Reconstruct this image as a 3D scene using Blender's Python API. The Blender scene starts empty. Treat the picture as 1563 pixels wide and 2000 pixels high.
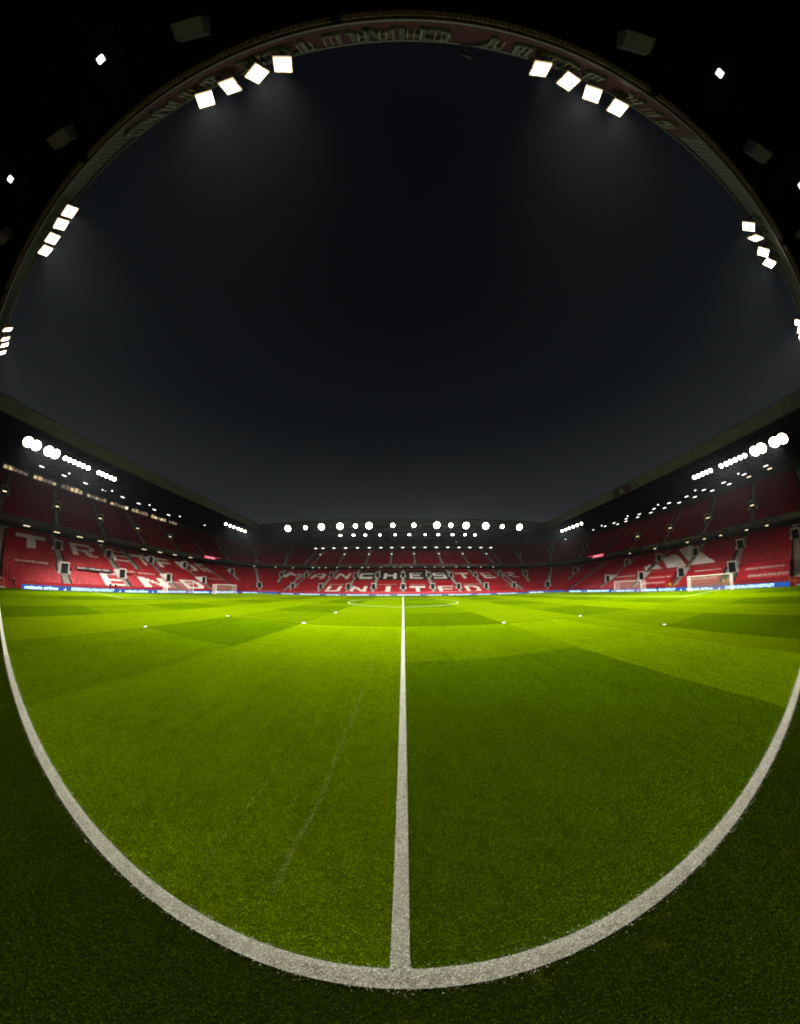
import bpy, math, random
import numpy as np
from mathutils import Matrix, Vector

random.seed(7)
rng = np.random.default_rng(7)
S = bpy.context.scene
COL = S.collection
R_ = math.radians

# ------------------------------------------------------------------ camera (a 360-style wide lens: stereographic fisheye)
CAM = (0.012, -0.289, 2.396)
def make_camera():
    d = bpy.data.cameras.new('camera')
    o = bpy.data.objects.new('camera', d)
    COL.objects.link(o)
    a, b, c = 0.1024583, -0.0142971, -0.0025045      # pitch, yaw, roll
    F = Vector((math.sin(b)*math.cos(a), math.cos(b)*math.cos(a), math.sin(a)))
    Rt = Vector((math.cos(b), -math.sin(b), 0))
    U = Rt.cross(F)
    R2 = Rt*math.cos(c)+U*math.sin(c)
    U2 = -Rt*math.sin(c)+U*math.cos(c)
    o.matrix_world = Matrix(((R2.x, U2.x, -F.x, CAM[0]), (R2.y, U2.y, -F.y, CAM[1]), (R2.z, U2.z, -F.z, CAM[2]), (0, 0, 0, 1)))
    d.type = 'PANO'
    d.panorama_type = 'FISHEYE_LENS_POLYNOMIAL'
    d.sensor_width = 36
    d.sensor_fit = 'HORIZONTAL'
    f = 399.7999*36/1563
    r = np.linspace(0, 36, 2000)
    th = 2*np.arctan(r/(2*f))
    A = np.stack([r, r**2, r**3, r**4], 1)
    k = np.linalg.lstsq(A, th, rcond=None)[0]
    d.fisheye_polynomial_k0 = 0
    d.fisheye_polynomial_k1, d.fisheye_polynomial_k2, d.fisheye_polynomial_k3, d.fisheye_polynomial_k4 = [-float(v) for v in k]
    d.fisheye_fov = 2*math.pi
    d.shift_x = -(782.019-781.5)/1563
    d.shift_y = (1108.083-1000)/2000
    d.clip_start = 0.05
    d.clip_end = 2000
    S.camera = o
make_camera()

# ------------------------------------------------------------------ world: night sky with a little skyglow
W = bpy.data.worlds.new('World')
S.world = W
W.use_nodes = True
nt = W.node_tree
nt.nodes.clear()
wo = nt.nodes.new('ShaderNodeOutputWorld')
bg = nt.nodes.new('ShaderNodeBackground')
sky = nt.nodes.new('ShaderNodeTexSky')
sky.sky_type = 'NISHITA'
sky.sun_disc = False
sky.sun_elevation = R_(-4)
sky.sun_rotation = R_(200)
mul = nt.nodes.new('ShaderNodeMix'); mul.data_type = 'RGBA'; mul.blend_type = 'ADD'
mul.inputs['Factor'].default_value = 1
tc = nt.nodes.new('ShaderNodeTexCoord')
sep = nt.nodes.new('ShaderNodeSeparateXYZ')
ramp = nt.nodes.new('ShaderNodeValToRGB')
ramp.color_ramp.elements[0].position = 0.0
ramp.color_ramp.elements[0].color = (0.046, 0.049, 0.051, 1)
ramp.color_ramp.elements[1].position = 1.0
ramp.color_ramp.elements[1].color = (0.0022, 0.0027, 0.0036, 1)
e = ramp.color_ramp.elements.new(0.30); e.color = (0.0185, 0.0205, 0.0220, 1)
e = ramp.color_ramp.elements.new(0.62); e.color = (0.0058, 0.0070, 0.0082, 1)
sc_ = nt.nodes.new('ShaderNodeVectorMath'); sc_.operation = 'SCALE'; sc_.inputs['Scale'].default_value = 0.001
nt.links.new(tc.outputs['Generated'], sep.inputs[0])
nt.links.new(sep.outputs['Z'], ramp.inputs[0])
nt.links.new(sky.outputs[0], sc_.inputs[0])
nt.links.new(ramp.outputs[0], mul.inputs['A'])
nt.links.new(sc_.outputs[0], mul.inputs['B'])
nt.links.new(mul.outputs['Result'], bg.inputs['Color'])
bg.inputs['Strength'].default_value = 1.0
nt.links.new(bg.outputs[0], wo.inputs[0])

S.view_settings.view_transform = 'Standard'
S.view_settings.look = 'None'
S.view_settings.exposure = 0
S.view_settings.gamma = 1
S.view_settings.use_curve_mapping = False
S.cycles.use_denoising = True
S.cycles.max_bounces = 5
S.cycles.diffuse_bounces = 2
S.cycles.glossy_bounces = 2
S.cycles.transmission_bounces = 3
S.cycles.transparent_max_bounces = 6
S.cycles.volume_bounces = 0
S.cycles.sample_clamp_indirect = 3
S.cycles.use_light_tree = True
S.cycles.filter_width = 1.9
HAZE = 0.000026
LAMP_W = 52000

# ------------------------------------------------------------------ helpers
def tag(o, label=None, cat=None, group=None, kind=None):
    if label: o['label'] = label
    if cat: o['category'] = cat
    if group: o['group'] = group
    if kind: o['kind'] = kind
    return o

def empty(name, loc=(0, 0, 0), rz=0, parent=None):
    o = bpy.data.objects.new(name, None)
    o.empty_display_size = 0.3
    COL.objects.link(o)
    o.location = loc
    o.rotation_euler.z = rz
    if parent: o.parent = parent
    return o

def mat(name, col, rough=0.6, metal=0.0, noise=0.0, nscale=3.0, island=0.0, bump=0.0, bscale=40.0, spec=0.5, col2=None):
    m = bpy.data.materials.new(name)
    m.use_nodes = True
    t = m.node_tree
    b = t.nodes['Principled BSDF']
    b.inputs['Base Color'].default_value = (*col, 1)
    b.inputs['Roughness'].default_value = rough
    b.inputs['Metallic'].default_value = metal
    b.inputs['Specular IOR Level'].default_value = spec
    src = None
    if noise or col2:
        n = t.nodes.new('ShaderNodeTexNoise'); n.inputs['Scale'].default_value = nscale
        n.inputs['Detail'].default_value = 6; n.inputs['Roughness'].default_value = 0.65
        g = t.nodes.new('ShaderNodeTexCoord')
        t.links.new(g.outputs['Object'], n.inputs['Vector'])
        mx = t.nodes.new('ShaderNodeMix'); mx.data_type = 'RGBA'
        c2 = col2 or tuple(max(0, c*(1-noise)) for c in col)
        c1 = col if col2 else tuple(min(1, c*(1+noise*0.6)) for c in col)
        mx.inputs['A'].default_value = (*c1, 1); mx.inputs['B'].default_value = (*c2, 1)
        mr = t.nodes.new('ShaderNodeMapRange'); mr.inputs['From Min'].default_value = 0.35; mr.inputs['From Max'].default_value = 0.65
        t.links.new(n.outputs['Fac'], mr.inputs['Value']); t.links.new(mr.outputs[0], mx.inputs['Factor'])
        src = mx.outputs['Result']
    if island:
        gi = t.nodes.new('ShaderNodeNewGeometry')
        hs = t.nodes.new('ShaderNodeHueSaturation')
        mr = t.nodes.new('ShaderNodeMapRange'); mr.inputs['To Min'].default_value = 1-island; mr.inputs['To Max'].default_value = 1+island
        t.links.new(gi.outputs['Random Per Island'], mr.inputs['Value']); t.links.new(mr.outputs[0], hs.inputs['Value'])
        if src: t.links.new(src, hs.inputs['Color'])
        else: hs.inputs['Color'].default_value = (*col, 1)
        src = hs.outputs[0]
    if src: t.links.new(src, b.inputs['Base Color'])
    if bump:
        n = t.nodes.new('ShaderNodeTexNoise'); n.inputs['Scale'].default_value = bscale; n.inputs['Detail'].default_value = 5
        g = t.nodes.new('ShaderNodeTexCoord'); t.links.new(g.outputs['Object'], n.inputs['Vector'])
        bp = t.nodes.new('ShaderNodeBump'); bp.inputs['Strength'].default_value = bump; bp.inputs['Distance'].default_value = 0.02
        t.links.new(n.outputs['Fac'], bp.inputs['Height']); t.links.new(bp.outputs[0], b.inputs['Normal'])
    return m

def emis(name, col, strength, sample=False):
    m = bpy.data.materials.new(name)
    m.use_nodes = True
    b = m.node_tree.nodes['Principled BSDF']
    b.inputs['Base Color'].default_value = (0.02, 0.02, 0.02, 1)
    b.inputs['Emission Color'].default_value = (*col, 1)
    b.inputs['Emission Strength'].default_value = strength
    if not sample:
        m.cycles.emission_sampling = 'NONE'
    return m

class MB:
    """collects faces for one mesh object"""
    def __init__(self): self.v = []; self.f = []; self.m = []
    def poly(self, pts, mi=0):
        n = len(self.v); self.v += [tuple(p) for p in pts]; self.f.append(tuple(range(n, n+len(pts)))); self.m.append(mi)
    def hexa(self, p, mi=0):
        """p: 8 points, bottom 4 (ccw) then top 4"""
        n = len(self.v); self.v += [tuple(q) for q in p]
        for q in ((3, 2, 1, 0), (4, 5, 6, 7), (0, 1, 5, 4), (1, 2, 6, 5), (2, 3, 7, 6), (3, 0, 4, 7)):
            self.f.append(tuple(n+i for i in q)); self.m.append(mi)
    def box(self, c, s, mi=0, M=None):
        x, y, z = c; a, b, d = s[0]/2, s[1]/2, s[2]/2
        p = [(x-a, y-b, z-d), (x+a, y-b, z-d), (x+a, y+b, z-d), (x-a, y+b, z-d), (x-a, y-b, z+d), (x+a, y-b, z+d), (x+a, y+b, z+d), (x-a, y+b, z+d)]
        if M is not None: p = [tuple(M @ Vector(q)) for q in p]
        self.hexa(p, mi)
    def tube(self, a, b, r, n=8, mi=0, r2=None):
        a, b = Vector(a), Vector(b); d = (b-a).normalized(); r2 = r if r2 is None else r2
        u = d.orthogonal().normalized(); w = d.cross(u); k = len(self.v)
        for (P, rr) in ((a, r), (b, r2)):
            for i in range(n):
                t = 2*math.pi*i/n; self.v.append(tuple(P+u*math.cos(t)*rr+w*math.sin(t)*rr))
        for i in range(n):
            j = (i+1) % n; self.f.append((k+i, k+j, k+n+j, k+n+i)); self.m.append(mi)
        self.f.append(tuple(k+i for i in range(n))[::-1]); self.m.append(mi)
        self.f.append(tuple(k+n+i for i in range(n))); self.m.append(mi)
    def build(self, name, mats, parent=None, smooth=False):
        me = bpy.data.meshes.new(name)
        me.from_pydata(self.v, [], self.f)
        mats = mats if isinstance(mats, (list, tuple)) else [mats]
        for q in mats: me.materials.append(q)
        if len(mats) > 1: me.polygons.foreach_set('material_index', np.array(self.m, dtype=np.int32))
        if smooth: me.polygons.foreach_set('use_smooth', np.ones(len(self.f), dtype=bool))
        me.update()
        return link(name, me, parent)

def link(name, me, parent=None):
    o = bpy.data.objects.new(name, me)
    COL.objects.link(o)
    if parent: o.parent = parent
    return o

def mesh_np(name, V, F, mats, parent=None, midx=None):
    """V (n,3), F (m,4) numpy quads"""
    me = bpy.data.meshes.new(name)
    me.vertices.add(len(V)); me.vertices.foreach_set('co', V.astype(np.float32).ravel())
    me.loops.add(F.size); me.loops.foreach_set('vertex_index', F.astype(np.int32).ravel())
    me.polygons.add(len(F)); me.polygons.foreach_set('loop_start', np.arange(0, F.size, F.shape[1], dtype=np.int32))
    for m in mats: me.materials.append(m)
    if midx is not None: me.polygons.foreach_set('material_index', midx.astype(np.int32))
    me.update(calc_edges=True)
    return link(name, me, parent)

def text(body, name, org, right, up, size, m, parent=None, extrude=0.0, width=None, xs=1.0, bold=0.0):
    """flat lettering as a mesh; org = left end of the baseline"""
    cu = bpy.data.curves.new(name, 'FONT'); cu.body = body; cu.size = size; cu.extrude = extrude; cu.resolution_u = 2; cu.offset = bold
    tmp = bpy.data.objects.new('tmp', cu); COL.objects.link(tmp)
    dg = bpy.context.evaluated_depsgraph_get(); dg.update()
    me = bpy.data.meshes.new_from_object(tmp.evaluated_get(dg))
    bpy.data.objects.remove(tmp); bpy.data.curves.remove(cu)
    n = len(me.vertices); co = np.empty(n*3, np.float32); me.vertices.foreach_get('co', co); co = co.reshape(-1, 3)
    co[:, 0] -= co[:, 0].min()
    if width: xs = width/max(1e-6, co[:, 0].max())
    r = np.array(Vector(right).normalized()); u = np.array(Vector(up).normalized()); w = np.cross(r, u)
    V = np.array(org)[None]+co[:, :1]*xs*r+co[:, 1:2]*u+co[:, 2:3]*w
    me.vertices.foreach_set('co', V.astype(np.float32).ravel()); me.update()
    me.materials.clear(); me.materials.append(m)
    me.name = name
    return link(name, me, parent)

# ------------------------------------------------------------------ materials
M = {}
M['concrete'] = mat('concrete', (0.20, 0.19, 0.175), 0.85, noise=0.35, nscale=0.8, bump=0.2)
M['terrace'] = mat('terrace_concrete', (0.085, 0.08, 0.075), 0.9, noise=0.3, nscale=0.5)
M['stair'] = mat('stair_concrete', (0.60, 0.53, 0.44), 0.85, noise=0.3, nscale=1.2)
M['red_seat'] = mat('red_seat_plastic', (0.38, 0.013, 0.021), 0.42, noise=0.22, nscale=0.35, island=0.28)
M['white_seat'] = mat('white_seat_plastic', (0.80, 0.77, 0.68), 0.5, island=0.12)
M['black_seat'] = mat('black_seat_plastic', (0.035, 0.027, 0.026), 0.5, island=0.3)
M['frame_grey'] = mat('painted_portal', (0.62, 0.58, 0.54), 0.7, noise=0.25, nscale=2)
M['dark'] = mat('interior_shade', (0.012, 0.012, 0.012), 0.9)
M['balcony'] = mat('balcony_panel', (0.045, 0.042, 0.036), 0.6, noise=0.4, nscale=0.7)
M['glass'] = mat('box_glass', (0.012, 0.02, 0.016), 0.15, spec=0.6)
M['mullion'] = mat('mullion', (0.07, 0.07, 0.058), 0.5)
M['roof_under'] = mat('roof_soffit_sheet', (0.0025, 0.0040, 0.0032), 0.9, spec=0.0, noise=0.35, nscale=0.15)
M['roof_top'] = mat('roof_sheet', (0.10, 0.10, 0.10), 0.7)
M['steel'] = mat('roof_steel', (0.022, 0.022, 0.02), 0.5, noise=0.3, nscale=1)
M['fascia'] = mat('fascia_sheet', (0.045, 0.050, 0.040), 0.55, noise=0.25, nscale=0.4)  # darker copy for near and far edges, their dimness put into colour
M['fascia_side'] = mat('fascia_side_sheet', (0.13, 0.125, 0.12), 0.55, noise=0.25, nscale=0.4)  # lighter copy for the end roofs, their brightness put into colour
M['fascia_red'] = mat('fascia_red_panel', (0.034, 0.010, 0.010), 0.5, noise=0.25, nscale=1.5)
M['letter'] = mat('ribbed_letter', (0.045, 0.048, 0.036), 0.45, noise=0.2, nscale=3)
M['letter_rib'] = mat('letter_rib', (0.24, 0.25, 0.18), 0.35)
M['housing'] = mat('lamp_housing', (0.10, 0.10, 0.10), 0.5, metal=0.3)
M['lamp'] = emis('floodlight_glass', (1.0, 0.93, 0.80), 22)
M['rim'] = emis('glare_fringe_glow', (1.0, 0.74, 0.34), 0.75)  # glowing rim, imitates the warm glare fringe round a lamp
M['strip'] = emis('strip_tube', (1.0, 0.97, 0.90), 3.2)
M['warm'] = emis('warm_tube', (1.0, 0.83, 0.50), 2.2)
M['dot'] = emis('small_lamp', (0.92, 0.97, 1.0), 3.0)
M['led_blue'] = emis('led_blue', (0.0, 0.10, 0.52), 0.8)
M['led_white'] = emis('led_white', (0.62, 0.93, 1.0), 1.7)
M['led_red'] = emis('led_red', (1.0, 0.03, 0.10), 0.85)
M['led_pink'] = emis('led_pink', (1.0, 0.62, 0.72), 1.1)
M['board_back'] = mat('board_frame', (0.03, 0.03, 0.04), 0.5)
M['cover'] = mat('red_vinyl_cover', (0.42, 0.012, 0.020), 0.5, noise=0.2, nscale=0.8, bump=0.3, bscale=1.5)
M['cover_text'] = mat('cover_lettering', (0.75, 0.60, 0.56), 0.6)
M['banner_text'] = mat('banner_lettering', (0.62, 0.56, 0.50), 0.6)
M['banner_dark'] = mat('banner_cloth_black', (0.015, 0.013, 0.012), 0.8)
M['white_paint'] = mat('white_goal_paint', (0.78, 0.78, 0.74), 0.35)
M['net'] = mat('net_cord', (0.62, 0.55, 0.50), 0.7)
M['yellow'] = mat('yellow_paint', (0.62, 0.40, 0.03), 0.5)
M['hi_vis'] = mat('hi_vis_cloth', (0.75, 0.62, 0.02), 0.7)
M['orange'] = mat('orange_cloth', (0.7, 0.25, 0.02), 0.7)
M['coat'] = mat('dark_coat', (0.012, 0.011, 0.012), 0.8)
M['skin'] = mat('skin', (0.42, 0.26, 0.19), 0.6)
M['hair'] = mat('hair', (0.02, 0.015, 0.01), 0.7)
M['plastic_white'] = mat('sprinkler_cap', (0.5, 0.5, 0.44), 0.4)
M['speaker'] = mat('speaker_box', (0.005, 0.0055, 0.0045), 0.7, noise=0.2)
M['marker'] = M['plastic_white']

# ------------------------------------------------------------------ ground
def drop(x, y):
    x = np.abs(np.asarray(x, float)); y = np.asarray(y, float)
    gx = np.clip(x-51.0, 0, 8.5); gy = np.clip(y-60.0, 0, 15)
    return -(0.0135*gx**1.75)-(0.0118*gy**1.62)

def noise_node(t, vec, scale, detail=4, rough=0.6):
    n = t.nodes.new('ShaderNodeTexNoise'); n.inputs['Scale'].default_value = scale
    n.inputs['Detail'].default_value = detail; n.inputs['Roughness'].default_value = rough
    t.links.new(vec, n.inputs['Vector']); return n.outputs['Fac']

def mth(t, op, a, b=None, clamp=False):
    n = t.nodes.new('ShaderNodeMath'); n.operation = op; n.use_clamp = clamp
    for i, q in enumerate((a, b)):
        if q is None: continue
        if isinstance(q, (int, float)): n.inputs[i].default_value = q
        else: t.links.new(q, n.inputs[i])
    return n.outputs[0]

def grass_colour(t, vec):
    """mown squares, wear and fine grain; returns colour socket"""
    sp = t.nodes.new('ShaderNodeSeparateXYZ'); t.links.new(vec, sp.inputs[0])
    # slightly wavy cut edges
    wob = mth(t, 'MULTIPLY', mth(t, 'SUBTRACT', noise_node(t, vec, 1.3, 3), 0.5), 0.22)
    x = mth(t, 'ADD', sp.outputs['X'], wob); y = mth(t, 'ADD', sp.outputs['Y'], wob)
    i = mth(t, 'FLOOR', mth(t, 'DIVIDE', x, 6.62)); j = mth(t, 'FLOOR', mth(t, 'DIVIDE', y, 6.18))
    # bands across the pitch alternate light and dark; inside the dark ones every other square is darker still
    even = mth(t, 'SUBTRACT', 1.0, mth(t, 'PINGPONG', i, 1))
    half = mth(t, 'MULTIPLY', mth(t, 'FLOOR', mth(t, 'DIVIDE', i, 2.0)), mth(t, 'LESS_THAN', x, 0.0))
    alt = mth(t, 'SUBTRACT', 1.0, mth(t, 'PINGPONG', mth(t, 'ADD', j, half), 1))
    par2 = mth(t, 'MULTIPLY', even, mth(t, 'ADD', mth(t, 'MULTIPLY', alt, 0.40), 0.47))
    par2 = mth(t, 'ADD', par2, mth(t, 'MULTIPLY', mth(t, 'MULTIPLY', mth(t, 'SUBTRACT', 1.0, even), mth(t, 'SUBTRACT', 1.0, alt)), 0.13))
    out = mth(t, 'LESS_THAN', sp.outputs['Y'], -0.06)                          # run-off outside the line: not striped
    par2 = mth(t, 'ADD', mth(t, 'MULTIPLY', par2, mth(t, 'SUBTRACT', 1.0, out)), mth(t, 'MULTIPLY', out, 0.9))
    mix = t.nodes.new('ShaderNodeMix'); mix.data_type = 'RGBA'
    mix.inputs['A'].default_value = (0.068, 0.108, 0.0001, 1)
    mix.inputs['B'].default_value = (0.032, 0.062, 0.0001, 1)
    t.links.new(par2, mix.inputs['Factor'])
    rim = t.nodes.new('ShaderNodeMix'); rim.data_type = 'RGBA'      # corner darkening painted into the turf outside the line
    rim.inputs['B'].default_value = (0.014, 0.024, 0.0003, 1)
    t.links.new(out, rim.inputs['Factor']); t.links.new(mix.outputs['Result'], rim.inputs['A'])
    # faint boot and roller streaks, patches of wear
    w1 = noise_node(t, vec, 0.55, 5, 0.7); w2 = noise_node(t, vec, 3.5, 4, 0.7)
    mpn = t.nodes.new('ShaderNodeMapping'); mpn.inputs['Scale'].default_value = (5.0, 0.35, 1); mpn.inputs['Rotation'].default_value = (0, 0, R_(7))
    t.links.new(vec, mpn.inputs['Vector']); w3 = noise_node(t, mpn.outputs[0], 1.0, 4, 0.6)
    val = mth(t, 'ADD', mth(t, 'ADD', mth(t, 'MULTIPLY', w1, 0.55), mth(t, 'MULTIPLY', w2, 0.65)), mth(t, 'MULTIPLY', w3, 0.35))
    hs = t.nodes.new('ShaderNodeHueSaturation')
    t.links.new(mth(t, 'ADD', mth(t, 'MULTIPLY', val, 0.95), 0.28), hs.inputs['Value'])
    t.links.new(rim.outputs['Result'], hs.inputs['Color'])
    def streak(x0, w, y1, amt):
        a = mth(t, 'ABSOLUTE', mth(t, 'SUBTRACT', mth(t, 'ADD', sp.outputs['X'], mth(t, 'MULTIPLY', noise_node(t, vec, 0.9, 4), 0.35)), x0))
        a = mth(t, 'SUBTRACT', 1.0, mth(t, 'DIVIDE', a, w), clamp=True)
        b2 = mth(t, 'MULTIPLY', mth(t, 'GREATER_THAN', y, 0.35), mth(t, 'SUBTRACT', 1.0, mth(t, 'DIVIDE', y, y1), clamp=True))
        return mth(t, 'MULTIPLY', mth(t, 'MULTIPLY', a, b2), mth(t, 'MULTIPLY', mth(t, 'SUBTRACT', noise_node(t, vec, 7, 5, 0.8), 0.30), amt), clamp=True)
    stk = mth(t, 'ADD', streak(-0.75, 0.045, 7, 1.5), streak(-1.45, 0.03, 4, 0.8), clamp=True)
    m3 = t.nodes.new('ShaderNodeMix'); m3.data_type = 'RGBA'; m3.inputs['B'].default_value = (0.15, 0.17, 0.06, 1)
    t.links.new(stk, m3.inputs['Factor']); t.links.new(hs.outputs[0], m3.inputs['A'])
    m2 = t.nodes.new('ShaderNodeMix'); m2.data_type = 'RGBA'
    m2.inputs['B'].default_value = (0.085, 0.09, 0.010, 1)
    wear = t.nodes.new('ShaderNodeMapRange'); wear.inputs['From Min'].default_value = 0.60; wear.inputs['From Max'].default_value = 0.78; wear.inputs['To Max'].default_value = 0.42
    t.links.new(noise_node(t, vec, 1.7, 6, 0.75), wear.inputs['Value'])
    t.links.new(wear.outputs[0], m2.inputs['Factor']); t.links.new(m3.outputs['Result'], m2.inputs['A'])
    return m2.outputs['Result']

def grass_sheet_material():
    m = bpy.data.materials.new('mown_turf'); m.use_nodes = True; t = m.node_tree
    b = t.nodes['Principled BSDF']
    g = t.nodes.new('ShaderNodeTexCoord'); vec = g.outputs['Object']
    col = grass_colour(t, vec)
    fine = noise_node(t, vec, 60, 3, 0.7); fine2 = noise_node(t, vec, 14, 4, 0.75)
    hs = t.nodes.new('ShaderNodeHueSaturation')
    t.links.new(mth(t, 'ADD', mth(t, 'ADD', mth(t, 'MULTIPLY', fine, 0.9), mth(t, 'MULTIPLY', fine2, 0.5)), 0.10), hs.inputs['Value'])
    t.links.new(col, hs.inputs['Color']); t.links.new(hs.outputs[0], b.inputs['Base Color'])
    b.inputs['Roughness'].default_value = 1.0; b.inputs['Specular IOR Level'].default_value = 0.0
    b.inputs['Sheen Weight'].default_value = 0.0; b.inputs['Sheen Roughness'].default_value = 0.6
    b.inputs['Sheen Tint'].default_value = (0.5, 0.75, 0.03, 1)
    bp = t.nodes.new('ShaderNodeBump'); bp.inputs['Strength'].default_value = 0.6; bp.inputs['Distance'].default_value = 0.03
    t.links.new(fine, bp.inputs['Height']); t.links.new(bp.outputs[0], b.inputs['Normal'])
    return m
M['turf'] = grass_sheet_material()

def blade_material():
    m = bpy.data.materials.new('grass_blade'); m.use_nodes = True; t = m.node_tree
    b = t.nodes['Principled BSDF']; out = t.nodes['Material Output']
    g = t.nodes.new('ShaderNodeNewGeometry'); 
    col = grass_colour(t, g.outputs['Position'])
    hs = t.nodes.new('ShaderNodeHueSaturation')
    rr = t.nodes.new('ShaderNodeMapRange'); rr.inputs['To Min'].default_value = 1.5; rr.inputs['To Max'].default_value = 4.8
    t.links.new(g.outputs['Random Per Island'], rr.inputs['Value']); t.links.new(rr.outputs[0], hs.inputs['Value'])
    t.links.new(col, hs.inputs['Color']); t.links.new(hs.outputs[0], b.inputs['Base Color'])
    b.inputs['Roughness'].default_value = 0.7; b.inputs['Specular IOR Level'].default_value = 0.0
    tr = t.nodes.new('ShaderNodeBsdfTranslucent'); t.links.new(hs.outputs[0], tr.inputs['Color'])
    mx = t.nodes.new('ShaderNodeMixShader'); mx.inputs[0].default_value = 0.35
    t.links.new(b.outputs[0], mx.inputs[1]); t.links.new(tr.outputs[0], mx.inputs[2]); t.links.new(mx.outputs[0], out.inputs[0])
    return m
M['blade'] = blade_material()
M['line'] = mat('line_paint', (0.62, 0.61, 0.53), 0.85, nscale=110, bump=0.8, bscale=90, col2=(0.10, 0.13, 0.04))
M['line_far'] = mat('thin_line_paint', (0.28, 0.31, 0.14), 0.9, nscale=3, col2=(0.15, 0.20, 0.03))
M['line_blade'] = mat('painted_blade', (0.62, 0.61, 0.52), 0.7, island=0.45, noise=0.25, nscale=6)

# pitch sheet (structure), a coarse grid that falls away at the edges
def grid_sheet(name, xs, ys, m, dz=0.0, kind='structure'):
    X, Y = np.meshgrid(xs, ys, indexing='ij'); Z = drop(X, Y)+dz
    V = np.stack([X, Y, Z], -1).reshape(-1, 3); ny = len(ys)
    i, j = np.meshgrid(np.arange(len(xs)-1), np.arange(ny-1), indexing='ij')
    a = (i*ny+j).ravel(); F = np.stack([a, a+ny, a+ny+1, a+1], 1)
    return tag(mesh_np(name, V, F, [m]), kind=kind)
xs = np.concatenate([np.linspace(-59.5, -50, 20), np.linspace(-45, 45, 19), np.linspace(50, 59.5, 20)])
ys = np.concatenate([[-5.5, 0, 20, 40, 55], np.linspace(59, 74.5, 26)])
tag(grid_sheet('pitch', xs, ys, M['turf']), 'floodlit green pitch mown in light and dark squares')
g = MB(); g.poly([(-400, -400, -1.15), (400, -400, -1.15), (400, 500, -1.15), (-400, 500, -1.15)])
tag(g.build('ground', M['concrete']), kind='structure')

# painted lines, each one its own sheet 4 mm above the turf
LINE_G = 'painted pitch lines'
def line_strip(name, label, pts, w=0.12, closed=False, dz=0.006):
    P = np.array(pts, float); n = len(P)
    T = np.gradient(P, axis=0) if not closed else (np.roll(P, -1, 0)-np.roll(P, 1, 0))
    T /= np.linalg.norm(T, axis=1)[:, None]; N = np.stack([-T[:, 1], T[:, 0]], 1)
    A = P+N*w/2; B = P-N*w/2
    V = np.concatenate([A, B]); lm = M['line'] if name in ('halfway_line', 'touchline') else M['line_far']; Z = drop(V[:, 0], V[:, 1])+dz; V = np.column_stack([V, Z])
    k = np.arange(n if closed else n-1); k2 = (k+1) % n
    F = np.stack([k, n+k, n+k2, k2], 1)
    return tag(mesh_np(name, V, F, [lm]), label, kind='structure')
def seg(x0, y0, x1, y1):
    n = max(2, int(math.hypot(x1-x0, y1-y0)/1.0)); t = np.linspace(0, 1, n+1)
    return np.stack([x0+(x1-x0)*t, y0+(y1-y0)*t], 1)
line_strip('halfway_line', 'white painted halfway line running away across the pitch', seg(0, 0, 0, 68))
line_strip('touchline', 'near white touchline curving below the camera', seg(-52.5, -0.06, 52.5, -0.06))
line_strip('touchline', 'far white touchline before the far stand', seg(-52.5, 68, 52.5, 68))
t_ = np.linspace(0, 2*math.pi, 97)[:-1]
line_strip('centre_circle', 'white centre circle of the pitch', np.stack([9.15*np.cos(t_), 34+9.15*np.sin(t_)], 1), closed=True, dz=0.010)
for s, nm in ((-1, 'left'), (1, 'right')):
    line_strip('goal_line', 'white goal line on the %s' % nm, seg(s*52.5, 0, s*52.5, 68), dz=0.010)
    line_strip('penalty_area_line', 'front line of the %s penalty area' % nm, seg(s*36, 13.84, s*36, 54.16))
    for yy in (13.84, 54.16):
        line_strip('penalty_area_line', 'side line of the %s penalty area' % nm, seg(s*36, yy, s*52.4, yy), dz=0.010)
    line_strip('goal_area_line', 'front line of the %s goal area' % nm, seg(s*47, 24.84, s*47, 43.16))
    for yy in (24.84, 43.16):
        line_strip('goal_area_line', 'side line of the %s goal area' % nm, seg(s*47, yy, s*52.4, yy), dz=0.010)

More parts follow.
